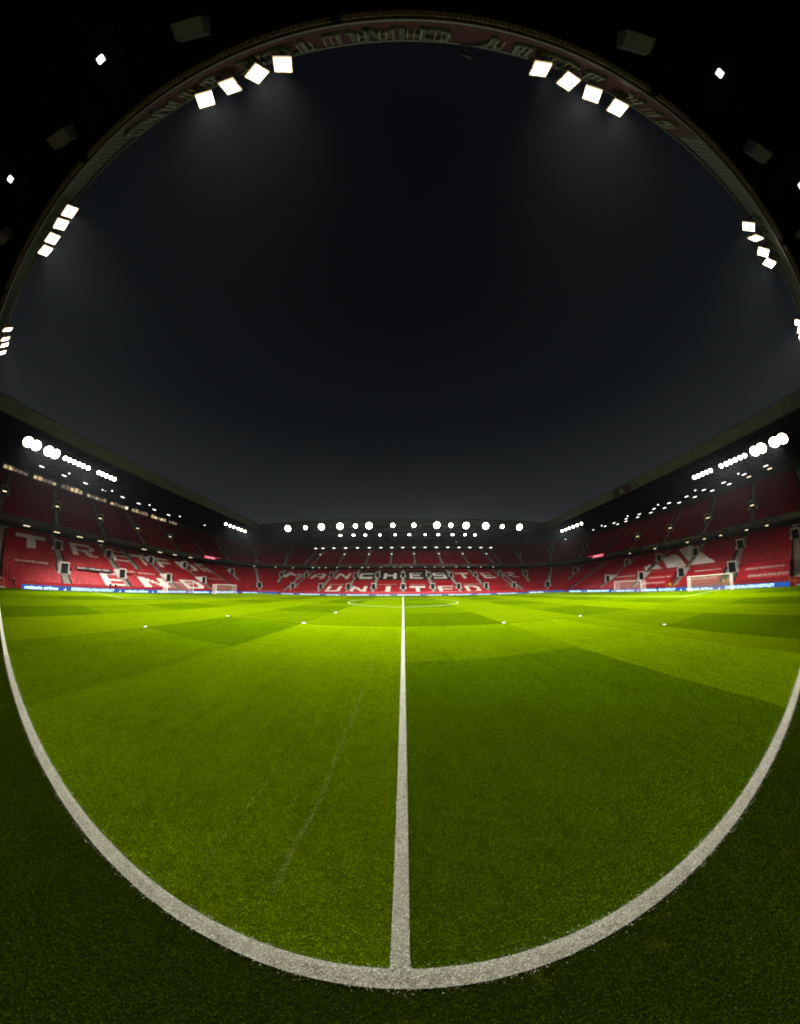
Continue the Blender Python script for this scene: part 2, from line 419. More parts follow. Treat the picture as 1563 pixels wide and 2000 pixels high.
# real blades where the turf is close to the lens: one object, tiles of blades instanced on a point cloud
def near_grass():
    T = 0.5; pts = []
    for ix in range(-22, 22):
        for iy in range(-5, 24):
            x = ix*T+T/2+((0.06 if ix >= 0 else -0.06) if iy >= 0 else 0); y = iy*T+T/2+(0.0 if iy >= 0 else -0.12)
            pts.append((x, y, 0.0))
    me = bpy.data.meshes.new('grass'); me.from_pydata(pts, [], []); o = link('grass', me)
    ng = bpy.data.node_groups.new('grass_tiles', 'GeometryNodeTree')
    ng.interface.new_socket('Geometry', in_out='INPUT', socket_type='NodeSocketGeometry')
    ng.interface.new_socket('Geometry', in_out='OUTPUT', socket_type='NodeSocketGeometry')
    N = ng.nodes; L = ng.links
    gi = N.new('NodeGroupInput'); go = N.new('NodeGroupOutput')
    grid = N.new('GeometryNodeMeshGrid'); grid.inputs['Size X'].default_value = T; grid.inputs['Size Y'].default_value = T
    grid.inputs['Vertices X'].default_value = 2; grid.inputs['Vertices Y'].default_value = 2
    cone = N.new('GeometryNodeMeshCone'); cone.fill_type = 'NONE'; cone.inputs['Vertices'].default_value = 3
    cone.inputs['Radius Top'].default_value = 0.0; cone.inputs['Radius Bottom'].default_value = 0.0019; cone.inputs['Depth'].default_value = 0.019
    join = N.new('GeometryNodeJoinGeometry')
    for s in range(4):
        dp = N.new('GeometryNodeDistributePointsOnFaces'); dp.inputs['Density'].default_value = 10000; dp.inputs['Seed'].default_value = s+3
        L.new(grid.outputs['Mesh'], dp.inputs['Mesh'])
        rv = N.new('FunctionNodeRandomValue'); rv.data_type = 'FLOAT_VECTOR'
        rv.inputs[0].default_value = (-1.15, -1.15, 0); rv.inputs[1].default_value = (1.15, 1.15, 6.28); rv.inputs['Seed'].default_value = s
        rs = N.new('FunctionNodeRandomValue'); rs.data_type = 'FLOAT'; rs.inputs[2].default_value = 0.55; rs.inputs[3].default_value = 1.25; rs.inputs['Seed'].default_value = s+20
        ip = N.new('GeometryNodeInstanceOnPoints')
        L.new(dp.outputs['Points'], ip.inputs['Points']); L.new(cone.outputs['Mesh'], ip.inputs['Instance'])
        L.new(rv.outputs[0], ip.inputs['Rotation']); L.new(rs.outputs[1], ip.inputs['Scale'])
        rl = N.new('GeometryNodeRealizeInstances'); L.new(ip.outputs[0], rl.inputs[0])
        sm = N.new('GeometryNodeSetMaterial'); sm.inputs['Material'].default_value = M['blade']; L.new(rl.outputs[0], sm.inputs['Geometry'])
        gti = N.new('GeometryNodeGeometryToInstance'); L.new(sm.outputs[0], gti.inputs[0]); L.new(gti.outputs[0], join.inputs[0])
    ip2 = N.new('GeometryNodeInstanceOnPoints'); L.new(gi.outputs[0], ip2.inputs['Points']); L.new(join.outputs[0], ip2.inputs['Instance'])
    ip2.inputs['Pick Instance'].default_value = True
    ri = N.new('FunctionNodeRandomValue'); ri.data_type = 'INT'; ri.inputs[4].default_value = 0; ri.inputs[5].default_value = 3
    L.new(ri.outputs[2], ip2.inputs['Instance Index'])
    rq = N.new('FunctionNodeRandomValue'); rq.data_type = 'INT'; rq.inputs[4].default_value = 0; rq.inputs[5].default_value = 3; rq.inputs['Seed'].default_value = 9
    mu = N.new('ShaderNodeMath'); mu.operation = 'MULTIPLY'; mu.inputs[1].default_value = math.pi/2; L.new(rq.outputs[2], mu.inputs[0])
    cx = N.new('ShaderNodeCombineXYZ'); L.new(mu.outputs[0], cx.inputs['Z']); L.new(cx.outputs[0], ip2.inputs['Rotation'])
    L.new(ip2.outputs[0], go.inputs[0])
    md = o.modifiers.new('tiles', 'NODES'); md.node_group = ng
    tag(o, 'short green grass blades around the near touchline', 'grass', kind='stuff')
near_grass()

def painted_blades():
    """white-painted blades standing in the two nearest lines"""
    n1, n2 = 46000, 21000
    x = np.concatenate([rng.uniform(-11, 11, n1), rng.uniform(-.062, .062, n2)])
    y = np.concatenate([-.06+rng.normal(0, .031, n1).clip(-.074, .074)+rng.uniform(-.03, .03, n1), rng.uniform(0, 12, n2)])
    n = n1+n2; h = rng.uniform(.010, .026, n); a = rng.uniform(0, 6.283, n); lean = rng.uniform(0, .016, n); la = rng.uniform(0, 6.283, n)
    w = .0019; cx, cy = np.cos(a)*w, np.sin(a)*w
    P = np.zeros((n, 3, 3)); P[:, 0] = np.stack([x-cx, y-cy, 0*x+.005], 1); P[:, 1] = np.stack([x+cx, y+cy, 0*x+.005], 1)
    P[:, 2] = np.stack([x+np.cos(la)*lean, y+np.sin(la)*lean, h], 1)
    F = np.arange(n*3).reshape(-1, 3)
    o = mesh_np('painted_grass', P.reshape(-1, 3), F, [M['line_blade']])
    tag(o, 'white painted grass blades of the near touchline and halfway line', 'painted grass', kind='stuff')
painted_blades()

# ------------------------------------------------------------------ the bowl
# each piece of stand maps (u, d) to plan: straight pieces u = metres along, corners u = angle
D_ROW, Z_ROW, Z0 = 0.765, 0.3366, 0.2
LOW_ROWS = 34
def low_z(d): return Z0+0.44*d
class Straight:
    arc = False
    def __init__(s, org, along, out, u0, u1): s.org, s.al, s.out, s.u0, s.u1 = org, along, out, u0, u1
    def pt(s, u, d): return (s.org[0]+s.al[0]*u+s.out[0]*d, s.org[1]+s.al[1]*u+s.out[1]*d)
    def axes(s, u): return s.al, s.out
    def stations(s, n=2): return np.linspace(s.u0, s.u1, n)
    def du(s, metres, d): return metres
class Arc:
    arc = True
    def __init__(s, c, r, a0, a1): s.c, s.r, s.u0, s.u1 = c, r, a0, a1; s.sg = 1 if a1 > a0 else -1
    def pt(s, u, d): return (s.c[0]+math.cos(u)*(s.r+d), s.c[1]+math.sin(u)*(s.r+d))
    def axes(s, u): return (-math.sin(u)*s.sg, math.cos(u)*s.sg), (math.cos(u), math.sin(u))
    def stations(s, n=13): return np.linspace(s.u0, s.u1, n)
    def du(s, metres, d): return s.sg*metres/(s.r+d)

def sweep(piece, prof, m, name, parent, ns=None, close=False, u0=None, u1=None):
    U = piece.stations(ns) if ns else piece.stations()
    if u0 is not None: U = np.linspace(u0, u1, len(U))
    mb = MB(); k = len(prof)
    for u in U:
        for d, z in prof:
            x, y = piece.pt(u, d); mb.v.append((x, y, z))
    for i in range(len(U)-1):
        for j in range(k-1 if not close else k):
            j2 = (j+1) % k; mb.f.append((i*k+j, (i+1)*k+j, (i+1)*k+j2, i*k+j2)); mb.m.append(0)
    if close:
        mb.f.append(tuple(range(k))); mb.m.append(0)
        mb.f.append(tuple((len(U)-1)*k+j for j in range(k))[::-1]); mb.m.append(0)
    return mb.build(name, m, parent)

# letters in the seats: 8 wide x 7 high
GLY = {
 'M': ['XX....XX', 'XXX..XXX', 'XXXXXXXX', 'XX.XX.XX', 'XX....XX', 'XX....XX', 'XX....XX'],
 'A': ['..XXXX..', '.XX..XX.', 'XX....XX', 'XX....XX', 'XXXXXXXX', 'XX....XX', 'XX....XX'],
 'N': ['XX....XX', 'XXX...XX', 'XXXX..XX', 'XX.XX.XX', 'XX..XXXX', 'XX...XXX', 'XX....XX'],
 'C': ['.XXXXXXX', 'XXXXXXXX', 'XX......', 'XX......', 'XX......', 'XXXXXXXX', '.XXXXXXX'],
 'H': ['XX....XX', 'XX....XX', 'XX....XX', 'XXXXXXXX', 'XX....XX', 'XX....XX', 'XX....XX'],
 'E': ['XXXXXXXX', 'XX......', 'XX......', 'XXXXXXX.', 'XX......', 'XX......', 'XXXXXXXX'],
 'S': ['XXXXXXXX', 'XX......', 'XX......', 'XXXXXXXX', '......XX', '......XX', 'XXXXXXXX'],
 'T': ['XXXXXXXX', 'XXXXXXXX', '...XX...', '...XX...', '...XX...', '...XX...', '...XX...'],
 'R': ['XXXXXXX.', 'XX....XX', 'XX....XX', 'XXXXXXX.', 'XX.XX...', 'XX..XX..', 'XX...XXX'],
 'U': ['XX....XX', 'XX....XX', 'XX....XX', 'XX....XX', 'XX....XX', 'XXXXXXXX', '.XXXXXX.'],
 'I': ['XXXXXXXX']*7,
 'D': ['XXXXXXX.', 'XX...XXX', 'XX....XX', 'XX....XX', 'XX....XX', 'XX...XXX', 'XXXXXXX.'],
 'F': ['XXXXXXXX', 'XX......', 'XX......', 'XXXXXXX.', 'XX......', 'XX......', 'XX......'],
 'O': ['.XXXXXX.', 'XX....XX', 'XX....XX', 'XX....XX', 'XX....XX', 'XX....XX', '.XXXXXX.'],
}
# (letter, along0, along1, d0, d1) as read on each stand
LET_F = [('M', -58.6, -48.6, 13.2, 20.0), ('A', -43.5, -37.2, 13.2, 20.0), ('N', -31.4, -25.0, 13.2, 20.0), ('C', -20.6, -14.0, 13.2, 20.2),
         ('H', -9.1, -2.9, 13.2, 20.2), ('E', 3.0, 9.0, 13.2, 20.2), ('S', 13.8, 20.0, 13.2, 20.2), ('T', 25.0, 31.4, 13.2, 20.0), ('E', 37.3, 43.4, 13.2, 20.0), ('R', 48.4, 55.2, 13.2, 20.0),
         ('U', -31.2, -25.0, 0.3, 5.4), ('N', -20.9, -14.6, 0.3, 5.4), ('I', -7.0, -5.0, 0.3, 5.4), ('T', 2.4, 9.2, 0.3, 5.4), ('E', 14.2, 20.4, 0.3, 5.4), ('D', 24.9, 30.9, 0.3, 5.4)]
LET_L = [('S', -11, -4, 15, 22.8), ('T', 2.6, 9.4, 15.0, 22.8), ('R', 15.6, 22.0, 15.0, 22.8), ('E', 26.4, 31.4, 15.0, 22.4), ('T', 33.2, 38.8, 14.8, 22.2), ('F', 41.2, 47.0, 14.6, 21.8), ('O', 49.6, 57.0, 14.4, 21.8), ('R', 58.8, 64.6, 14.4, 21.8), ('D', 66.6, 72.8, 14.4, 21.8),
         ('E', 20.0, 26.4, 0.8, 6.6), ('N', 29.6, 37.0, 0.6, 6.4), ('D', 42.4, 49.4, 0.6, 6.4)]
BARS = [[(72, 40.2), (72, 34.5), (76, 38.2), (74.6, 41.8)], [(72, 32.9), (72, 27.2), (81.5, 34.0), (79, 37.4)], [(72, 25.8), (72, 20.1), (86.5, 30.5), (84, 34.0)]]
def in_poly(x, y, P):
    c = False; n = len(P)
    for i in range(n):
        (x1, y1), (x2, y2) = P[i], P[(i+1) % n]
        if (y1 > y) != (y2 > y) and x < (x2-x1)*(y-y1)/(y2-y1)+x1: c = not c
    return c
def seat_mark(side, x, y):
    """returns key of the letter the seat at plan (x,y) belongs to, else None"""
    if side == 'R':
        for k, P in enumerate(BARS):
            if in_poly(x, y, P): return ('bar', k)
        return None
    L, a, d = (LET_F, x, y-75.5) if side == 'F' else (LET_L, y, -x-61)
    for k, (c, a0, a1, d0, d1) in enumerate(L):
        if a0 <= a < a1 and d0 <= d < d1:
            col = int((a-a0)/(a1-a0)*8); row = 6-int((d-d0)/(d1-d0)*7)
            if GLY[c][row][col] == 'X': return (c, k)
    return None

# seat template: back shell and tipped-up pan, origin under the seat, +x along, +y outwards (back)
def seat_template(pan=True):
    V = []; F = []
    def bx(x0, x1, y0, y1, z0, z1, lean=0.0, taper=0.0):
        n = len(V)
        V.extend([(x0, y0, z0), (x1, y0, z0), (x1, y1, z0), (x0, y1, z0), (x0+taper, y0+lean, z1), (x1-taper, y0+lean, z1), (x1-taper, y1+lean, z1), (x0+taper, y1+lean, z1)])
        for q in ((4, 5, 6, 7), (0, 1, 5, 4), (1, 2, 6, 5), (2, 3, 7, 6), (3, 0, 4, 7)): F.append([n+i for i in q])
    bx(-.24, .24, .10, .14, .28, .80, .08, .02)
    if pan: bx(-.21, .21, -.02, .05, .33, .72, .05, .01)
    return np.array(V), np.array(F)
ST_LOW = seat_template(True); ST_UP = seat_template(False)

def seats_mesh(name, arr, tmpl, mats, parent):
    """arr rows: x,y,z,ax,ay,matindex"""
    V0, F0 = tmpl; A = np.array(arr); n = len(A)
    ax = A[:, 3:5]; ou = np.stack([ax[:, 1]*0, ax[:, 1]*0], 1)
    ou = A[:, 6:8]
    V = np.empty((n, len(V0), 3))
    V[:, :, 0] = A[:, 0:1]+V0[None, :, 0]*ax[:, 0:1]+V0[None, :, 1]*ou[:, 0:1]
    V[:, :, 1] = A[:, 1:2]+V0[None, :, 0]*ax[:, 1:2]+V0[None, :, 1]*ou[:, 1:2]
    V[:, :, 2] = A[:, 2:3]+V0[None, :, 2]
    F = (F0[None]+(np.arange(n)*len(V0))[:, None, None]).reshape(-1, 4)
    mi = np.repeat(A[:, 5].astype(int), len(F0))
    o = mesh_np(name, V.reshape(-1, 3), F, mats, parent, mi if len(mats) > 1 else None)
    o['kind'] = 'stuff'
    return o

def rows_profile(d0, z0, n, tread, rise, back=0.0):
    p = [(d0, z0-0.6), (d0, z0)]
    for k in range(n):
        p.append((d0+tread*(k+1), z0+rise*k)); p.append((d0+tread*(k+1), z0+rise*(k+1)))
    return p

def fill_tier(piece, side, parent, d0, z0, n, tread, rise, aisles, portals, tmpl, aw=0.66, cover=None, seat=0.5, lower=True):
    """aisles: list of (u, row0, row1); portals: list of (u, dfront, depth)"""
    edges = sorted([a[0] for a in aisles if a[2]-a[1] > n*0.7], key=lambda u: u*(1 if piece.u1 > piece.u0 else -1))
    lo, hi = min(piece.u0, piece.u1), max(piece.u0, piece.u1)
    blocks = {}; marks = {}
    for k in range(n):
        d = d0+tread*(k+0.45); z = z0+rise*k
        length = abs(piece.u1-piece.u0)*((piece.r+d) if piece.arc else 1)
        m = int(length/seat); st = (piece.u1-piece.u0)/m
        for i in range(m):
            u = piece.u0+st*(i+0.5)
            if abs(u-lo)*(piece.r+d if piece.arc else 1) < 0.3 or abs(hi-u)*(piece.r+d if piece.arc else 1) < 0.3: continue
            skip = False
            sc = (piece.r+d) if piece.arc else 1
            for (ua, r0, r1) in aisles:
                if r0 <= k <= r1 and abs(u-ua)*sc < aw+0.22: skip = True; break
            if skip: continue
            for (up, df, dep) in portals:
                if abs(u-up)*sc < 1.55 and df-0.9 < d < df+dep: skip = True; break
            if skip: continue
            x, y = piece.pt(u, d)
            if cover and cover(x, y): continue
            ax, ou = piece.axes(u)
            mk = seat_mark(side, x, y) if lower else None
            b = sum(1 for q in edges if q < u)
            if mk: marks.setdefault(mk, []).append((x, y, z, ax[0], ax[1], 0, ou[0], ou[1]))
            else:
                bl = 1 if (side == 'F' and lower and -22 < x < 21.5 and 87.2 < y < 99.3) else 0
                blocks.setdefault(b, []).append((x, y, z, ax[0], ax[1], bl, ou[0], ou[1]))
    for b in sorted(blocks):
        seats_mesh('seating_block', blocks[b], tmpl, [M['red_seat'], M['black_seat']], parent)
    for mk in marks:
        o = seats_mesh('seat_lettering', marks[mk], tmpl, [M['white_seat']], parent)
        o['label'] = ('white seats forming the letter %s' % mk[0]) if mk[0] != 'bar' else 'slanted bar of white seats in the three-bar logo'

def stairway(piece, u, d0, z0, r0, r1, tread, rise, parent, w=0.6):
    mb = MB(); ax, ou = piece.axes(u)
    for k in range(r0, r1+1):
        for h in range(2):
            d = d0+tread*(k+h*0.5); z = z0+rise*k+(0.02 if h == 0 else rise*0.5)
            z1 = z; x, y = piece.pt(u, d); 
            p = []
            for zz in (z0+rise*k-0.05, z1):
                for (s, t) in ((-w, 0), (w, 0), (w, tread*0.5), (-w, tread*0.5)):
                    p.append((x+ax[0]*s+ou[0]*t, y+ax[1]*s+ou[1]*t, zz))
            mb.hexa(p)
    return mb.build('stairway', M['stair'], parent)

def portal(piece, u, d, z, parent, lit=None, w=1.9, h=2.1, dep=4.2, bright='frame_grey'):
    """vomitory: pale frame round a dark doorway with flanking walls running back into the terrace"""
    ax, ou = piece.axes(u); x, y = piece.pt(u, d)
    def P(s, t, q): return (x+ax[0]*s+ou[0]*t, y+ax[1]*s+ou[1]*t, z+q)
    mb = MB()
    def bx(s0, s1, t0, t1, q0, q1, q1b=None):
        q1b = q1 if q1b is None else q1b
        mb.hexa([P(s0, t0, q0), P(s1, t0, q0), P(s1, t1, q0), P(s0, t1, q0), P(s0, t0, q1), P(s1, t0, q1), P(s1, t1, q1b), P(s0, t1, q1b)])
    hw = w/2
    bx(-hw, -hw+.18, 0, dep, -.8, h); bx(hw-.18, hw, 0, dep, -.8, h)
    bx(-hw, hw, -.02, .22, h-.02, h+.22)
    bx(-hw-.42, -hw-.003, .15, .30, -.3, .7, .7); bx(hw+.003, hw+.42, .15, .30, -.3, .7, .7)
    o = mb.build('vomitory', M[bright], parent)
    mb = MB()
    mb.hexa([P(-hw+.182, .40, -.6), P(hw-.182, .40, -.6), P(hw-.182, .5, -.6), P(-hw+.182, .5, -.6), P(-hw+.182, .40, h-.12), P(hw-.182, .40, h-.12), P(hw-.182, .5, h-.12), P(-hw+.182, .5, h-.12)])  # dark panel across the opening stands in for the shade inside
    mb.hexa([P(-hw+.18, .25, h-.1), P(hw-.18, .25, h-.1), P(hw-.18, dep, h-.1), P(-hw+.18, dep, h-.1), P(-hw+.18, .25, h-.03), P(hw-.18, .25, h-.03), P(hw-.18, dep, h-.03), P(-hw+.18, dep, h-.03)])
    mb.hexa([P(-hw+.18, .0, -.55), P(hw-.18, .0, -.55), P(hw-.18, dep, -.55), P(-hw+.18, dep, -.55), P(-hw+.18, .0, -.28), P(hw-.18, .0, -.28), P(hw-.18, dep, -.28), P(-hw+.18, dep, -.28)])
    mb.build('doorway', M['dark'], o)
    mb = MB()
    for s in (-hw+.04, hw-.04):
        mb.tube(P(s, .1, h+.2), P(s, .1, h+1.0), .03, 5); mb.tube(P(s, .1, h+1.0), P(s, dep*.8, h+1.0), .03, 5)
    mb.tube(P(-hw+.04, .1, h+1.0), P(hw-.04, .1, h+1.0), .03, 5)
    mb.build('guard_rail', M['steel'], o)
    if lit:
        mb = MB(); mb.hexa([P(a, b, q) for q in (lit[1], lit[1]+.16) for (a, b) in ((-.45, .3), (.45, .3), (.45, .42), (-.45, .42))])
        mb.build('doorway_lamp', M[lit[0]], o)

UP_D0, UP_Z0, UP_ROWS, UP_TR, UP_RI = 20.6, 13.1, 34, 0.73, 0.4526
ROOF_D = {'L': 66, 'R': 66}
def build_stand(piece, side, label, low_aisles, low_portals, up_aisles, up_portals, cover=None, third=False, up_rows=UP_ROWS, lit_up='warm'):
    root = empty('grandstand' if not piece.arc else 'corner_stand', (*piece.pt((piece.u0+piece.u1)/2, 0), 0))
    root_loc = root.location.copy()
    parts0 = set(o.name for o in COL.objects)
    tag(root, label, 'grandstand' if not piece.arc else 'corner stand', 'red seated stands round the pitch')
    sweep(piece, rows_profile(0, Z0, LOW_ROWS, D_ROW, Z_ROW), M['terrace'], 'lower_terrace', root)
    sweep(piece, [(-0.02, -1.0), (-0.02, 0.95), (-.17, 0.95), (-.17, -1.0)], M['cover'], 'front_wall', root, close=True)
    fill_tier(piece, side, root, 0, Z0, LOW_ROWS, D_ROW, Z_ROW, low_aisles, low_portals, ST_LOW, cover=cover)
    for (u, r0, r1) in low_aisles: stairway(piece, u, 0, Z0, r0, r1, D_ROW, Z_ROW, root)
    for (u, d, dep) in low_portals: portal(piece, u, d, low_z(d), root)
    # balcony front, soffit, wall of boxes below it
    dB = LOW_ROWS*D_ROW
    sweep(piece, [(19.9, 12.45), (19.9, 13.75), (20.12, 13.75), (20.12, 12.7), (27.0, 12.7), (27.0, 12.45)], M['balcony'], 'balcony', root, close=True)
    sweep(piece, [(19.78, 13.70), (19.78, 13.86), (20.2, 13.86), (20.2, 13.70)], M['mullion'], 'balcony_rail', root, close=True)
    sweep(piece, [(dB+.02, 11.0), (dB+.02, 12.44), (dB+.3, 12.44), (dB+.3, 11.0)], M['glass'], 'box_window_band', root, close=True)
    # mullions and panels on the box windows
    mb = MB()
    L = abs(piece.u1-piece.u0)*((piece.r+dB) if piece.arc else 1); n = int(L/2.4)
    for i in range(1, n):
        u = piece.u0+(piece.u1-piece.u0)*i/n; x, y = piece.pt(u, dB-.06); ax, ou = piece.axes(u)
        w = .06 if i % 4 else .28
        mb.hexa([(x+ax[0]*s+ou[0]*t, y+ax[1]*s+ou[1]*t, z) for z in (11.2, 12.43) for (s, t) in ((-w, 0), (w, 0), (w, .07), (-w, .07))])
    mb.build('window_mullions', M['mullion'], root)
    # upper tier
    sweep(piece, rows_profile(UP_D0, UP_Z0, up_rows, UP_TR, UP_RI), M['terrace'], 'upper_terrace', root)
    fill_tier(piece, side, root, UP_D0, UP_Z0, up_rows, UP_TR, UP_RI, up_aisles, up_portals, ST_UP, lower=False, aw=0.55)
    for (u, r0, r1) in up_aisles: stairway(piece, u, UP_D0, UP_Z0, r0, min(r1, up_rows-1), UP_TR, UP_RI, root, w=.5)
    for i, (u, d, dep) in enumerate(up_portals):
        portal(piece, u, d, UP_Z0+.62*(d-UP_D0), root, lit=(lit_up, 1.0) if (lit_up and not piece.arc) else None)
    # rear wall closes the stand
    dR = UP_D0+up_rows*UP_TR; zR = UP_Z0+up_rows*UP_RI
    if not third:
        sweep(piece, [(dR+.05, zR-.4), (dR+.05, 31.2), (dR+.4, 31.2), (dR+.4, zR-.4)], M['balcony'], 'rear_wall', root, close=True)
    if third:
        d3, z3 = 31.2, 24.3
        sweep(piece, [(d3, z3), (d3, z3+1.3), (d3+.2, z3+1.3), (d3+.2, z3+.25), (d3+9, z3+.25), (d3+9, z3)], M['balcony'], 'third_tier_front', root, close=True)
        sweep(piece, rows_profile(d3+.7, z3+1.0, 18, .78, .30), M['terrace'], 'third_terrace', root)
        fill_tier(piece, side, root, d3+.7, z3+1.0, 18, .78, .30, up_aisles, [], ST_UP, lower=False, aw=.5)
        sweep(piece, [(46.5, 29), (46.5, 31.6), (46.8, 31.6), (46.8, 29)], M['balcony'], 'rear_wall', root, close=True)
    # children were built in world coordinates: keep them there under the moved empty
    inv = Matrix.Translation(-root_loc)
    for o in COL.objects:
        if o.name not in parts0 and o.parent == root: o.matrix_parent_inverse = inv
    return root, root_loc

def adopt(o, root, loc):
    o.parent = root; o.matrix_parent_inverse = Matrix.Translation(-loc); return o

PL = Straight((-61, 0), (0, 1), (-1, 0), -6.0, 63.5)
PR = Straight((61, 0), (0, -1), (1, 0), -63.5, 6.0)
PF = Straight((0, 75.5), (1, 0), (0, 1), -49.0, 49.0)
CL = Arc((-49, 63.5), 12, math.pi, math.pi/2)
CR = Arc((49, 63.5), 12, math.pi/2, 0.0)
NR = LOW_ROWS-1
RP = 7; RQ = 24      # rows where the two rows of vomitories sit
YL = [-0.6, 12.1, 25.4, 38.9, 52.1]
def lowset(us, sg=1, extra=()):
    a = [(u*sg, 0, NR) for u in us]; a += [(u*sg, 14, NR) for u in extra]
    return a
LSTAND = build_stand(PL, 'L', 'left end stand with STRETFORD END spelled in white seats',
    lowset(YL, 1, (31.9,)), [(u, 5.6, 3.2) for u in YL[1:]]+[(u, 17.6, 3.4) for u in YL[1:]],
    [(u, 0, NR) for u in (-2.1, 11.8, 25.0, 38.4, 52.3)], [(u, 30.6, 2.6) for u in (-2.1, 11.8, 25.0, 38.4, 52.3)])
def cov(x, y): return (61 < x < 68.6 and y < 35.6 and not abs(y-27)<1.5)
YR = [2.6, 14.9, 26.8, 38.4, 50.5]
RSTAND = build_stand(PR, 'R', 'right end stand with a three-bar logo in white seats and red cover sheets',
    lowset([-y for y in YR]), [(-u, 5.6, 3.2) for u in YR[1:]]+[(-u, 17.6, 3.4) for u in YR],
    [(-u, 0, NR) for u in (-1.5, 11.9, 25.0, 38.1, 51.6)], [(-u, 28.8, 2.6) for u in (11.9, 25.0, 38.1, 51.6)], cover=cov)
XF = [-46.8, -34.0, -22.2, -11.9, 0, 11.9, 22.4, 34.1, 46.8]
XU = [-46.8, -32.6, -18.9, -6.3, 6.1, 19.8, 33.1, 46.9]
FSTAND = build_stand(PF, 'F', 'far stand with MANCHESTER and UNITED spelled in white seats',
    lowset(XF), [(u, 3.8, 3.2) for u in XF]+[(u, 16.0, 3.4) for u in XF],
    [(u, 0, NR) for u in XU], [], third=True, up_rows=24, lit_up=None)
def arcset(P):
    us = [P.u0+(P.u1-P.u0)*k for k in (0.24, 0.5, 0.76)]
    return ([(us[1], 0, NR), (us[0], 11, NR), (us[2], 11, NR), (P.u0+(P.u1-P.u0)*.02, 0, NR), (P.u0+(P.u1-P.u0)*.98, 0, NR)],
            [(us[1], 3.8, 3.2), (us[0], 16.5, 3.2), (us[2], 16.5, 3.2)],
            [(us[0], 0, NR), (us[1], 0, NR), (us[2], 0, NR), (P.u0+(P.u1-P.u0)*.04, 0, NR), (P.u0+(P.u1-P.u0)*.96, 0, NR)],
            [(us[0], 31, 2.6), (us[1], 31, 2.6), (us[2], 31, 2.6)])
q = arcset(CL)
LCORN = build_stand(CL, 'F', 'curved corner stand between the left end and the far stand', q[0], q[1], q[2], q[3], lit_up='warm')
q = arcset(CR)
RCORN = build_stand(CR, 'F', 'curved corner stand between the far stand and the right end', q[0], q[1], q[2], q[3], lit_up='warm')

# near stand behind the camera: terrace, side walls and seats, mostly out of the picture
PN = Straight((0, -8), (-1, 0), (0, -1), -58, 58)
def near_stand():
    root = empty('grandstand', (0, -8, 0)); loc = root.location.copy()
    tag(root, 'near single-tier stand whose roof edge arches over the camera', 'grandstand', 'red seated stands round the pitch')
    k0 = set(o.name for o in COL.objects)
    sweep(PN, rows_profile(0, 0.6, 46, .8, .44), M['terrace'], 'terrace', root)
    fill_tier(PN, 'N', root, 0, 0.6, 46, .8, .44, [(u, 0, 45) for u in range(-52, 53, 13)], [], ST_UP, lower=False, seat=.55)
    for u in range(-52, 53, 13): stairway(PN, u, 0, .6, 0, 45, .8, .44, root)
    sweep(PN, [(-.02, -1), (-.02, 1.3), (-.2, 1.3), (-.2, -1)], M['cover'], 'front_wall', root, close=True)
    sweep(PN, [(37, 20), (37, 31.0), (37.4, 31.0), (37.4, 20)], M['balcony'], 'rear_wall', root, close=True)
    for o in COL.objects:
        if o.name not in k0 and o.parent == root: o.matrix_parent_inverse = Matrix.Translation(-loc)
    return root, loc
NSTAND = near_stand()

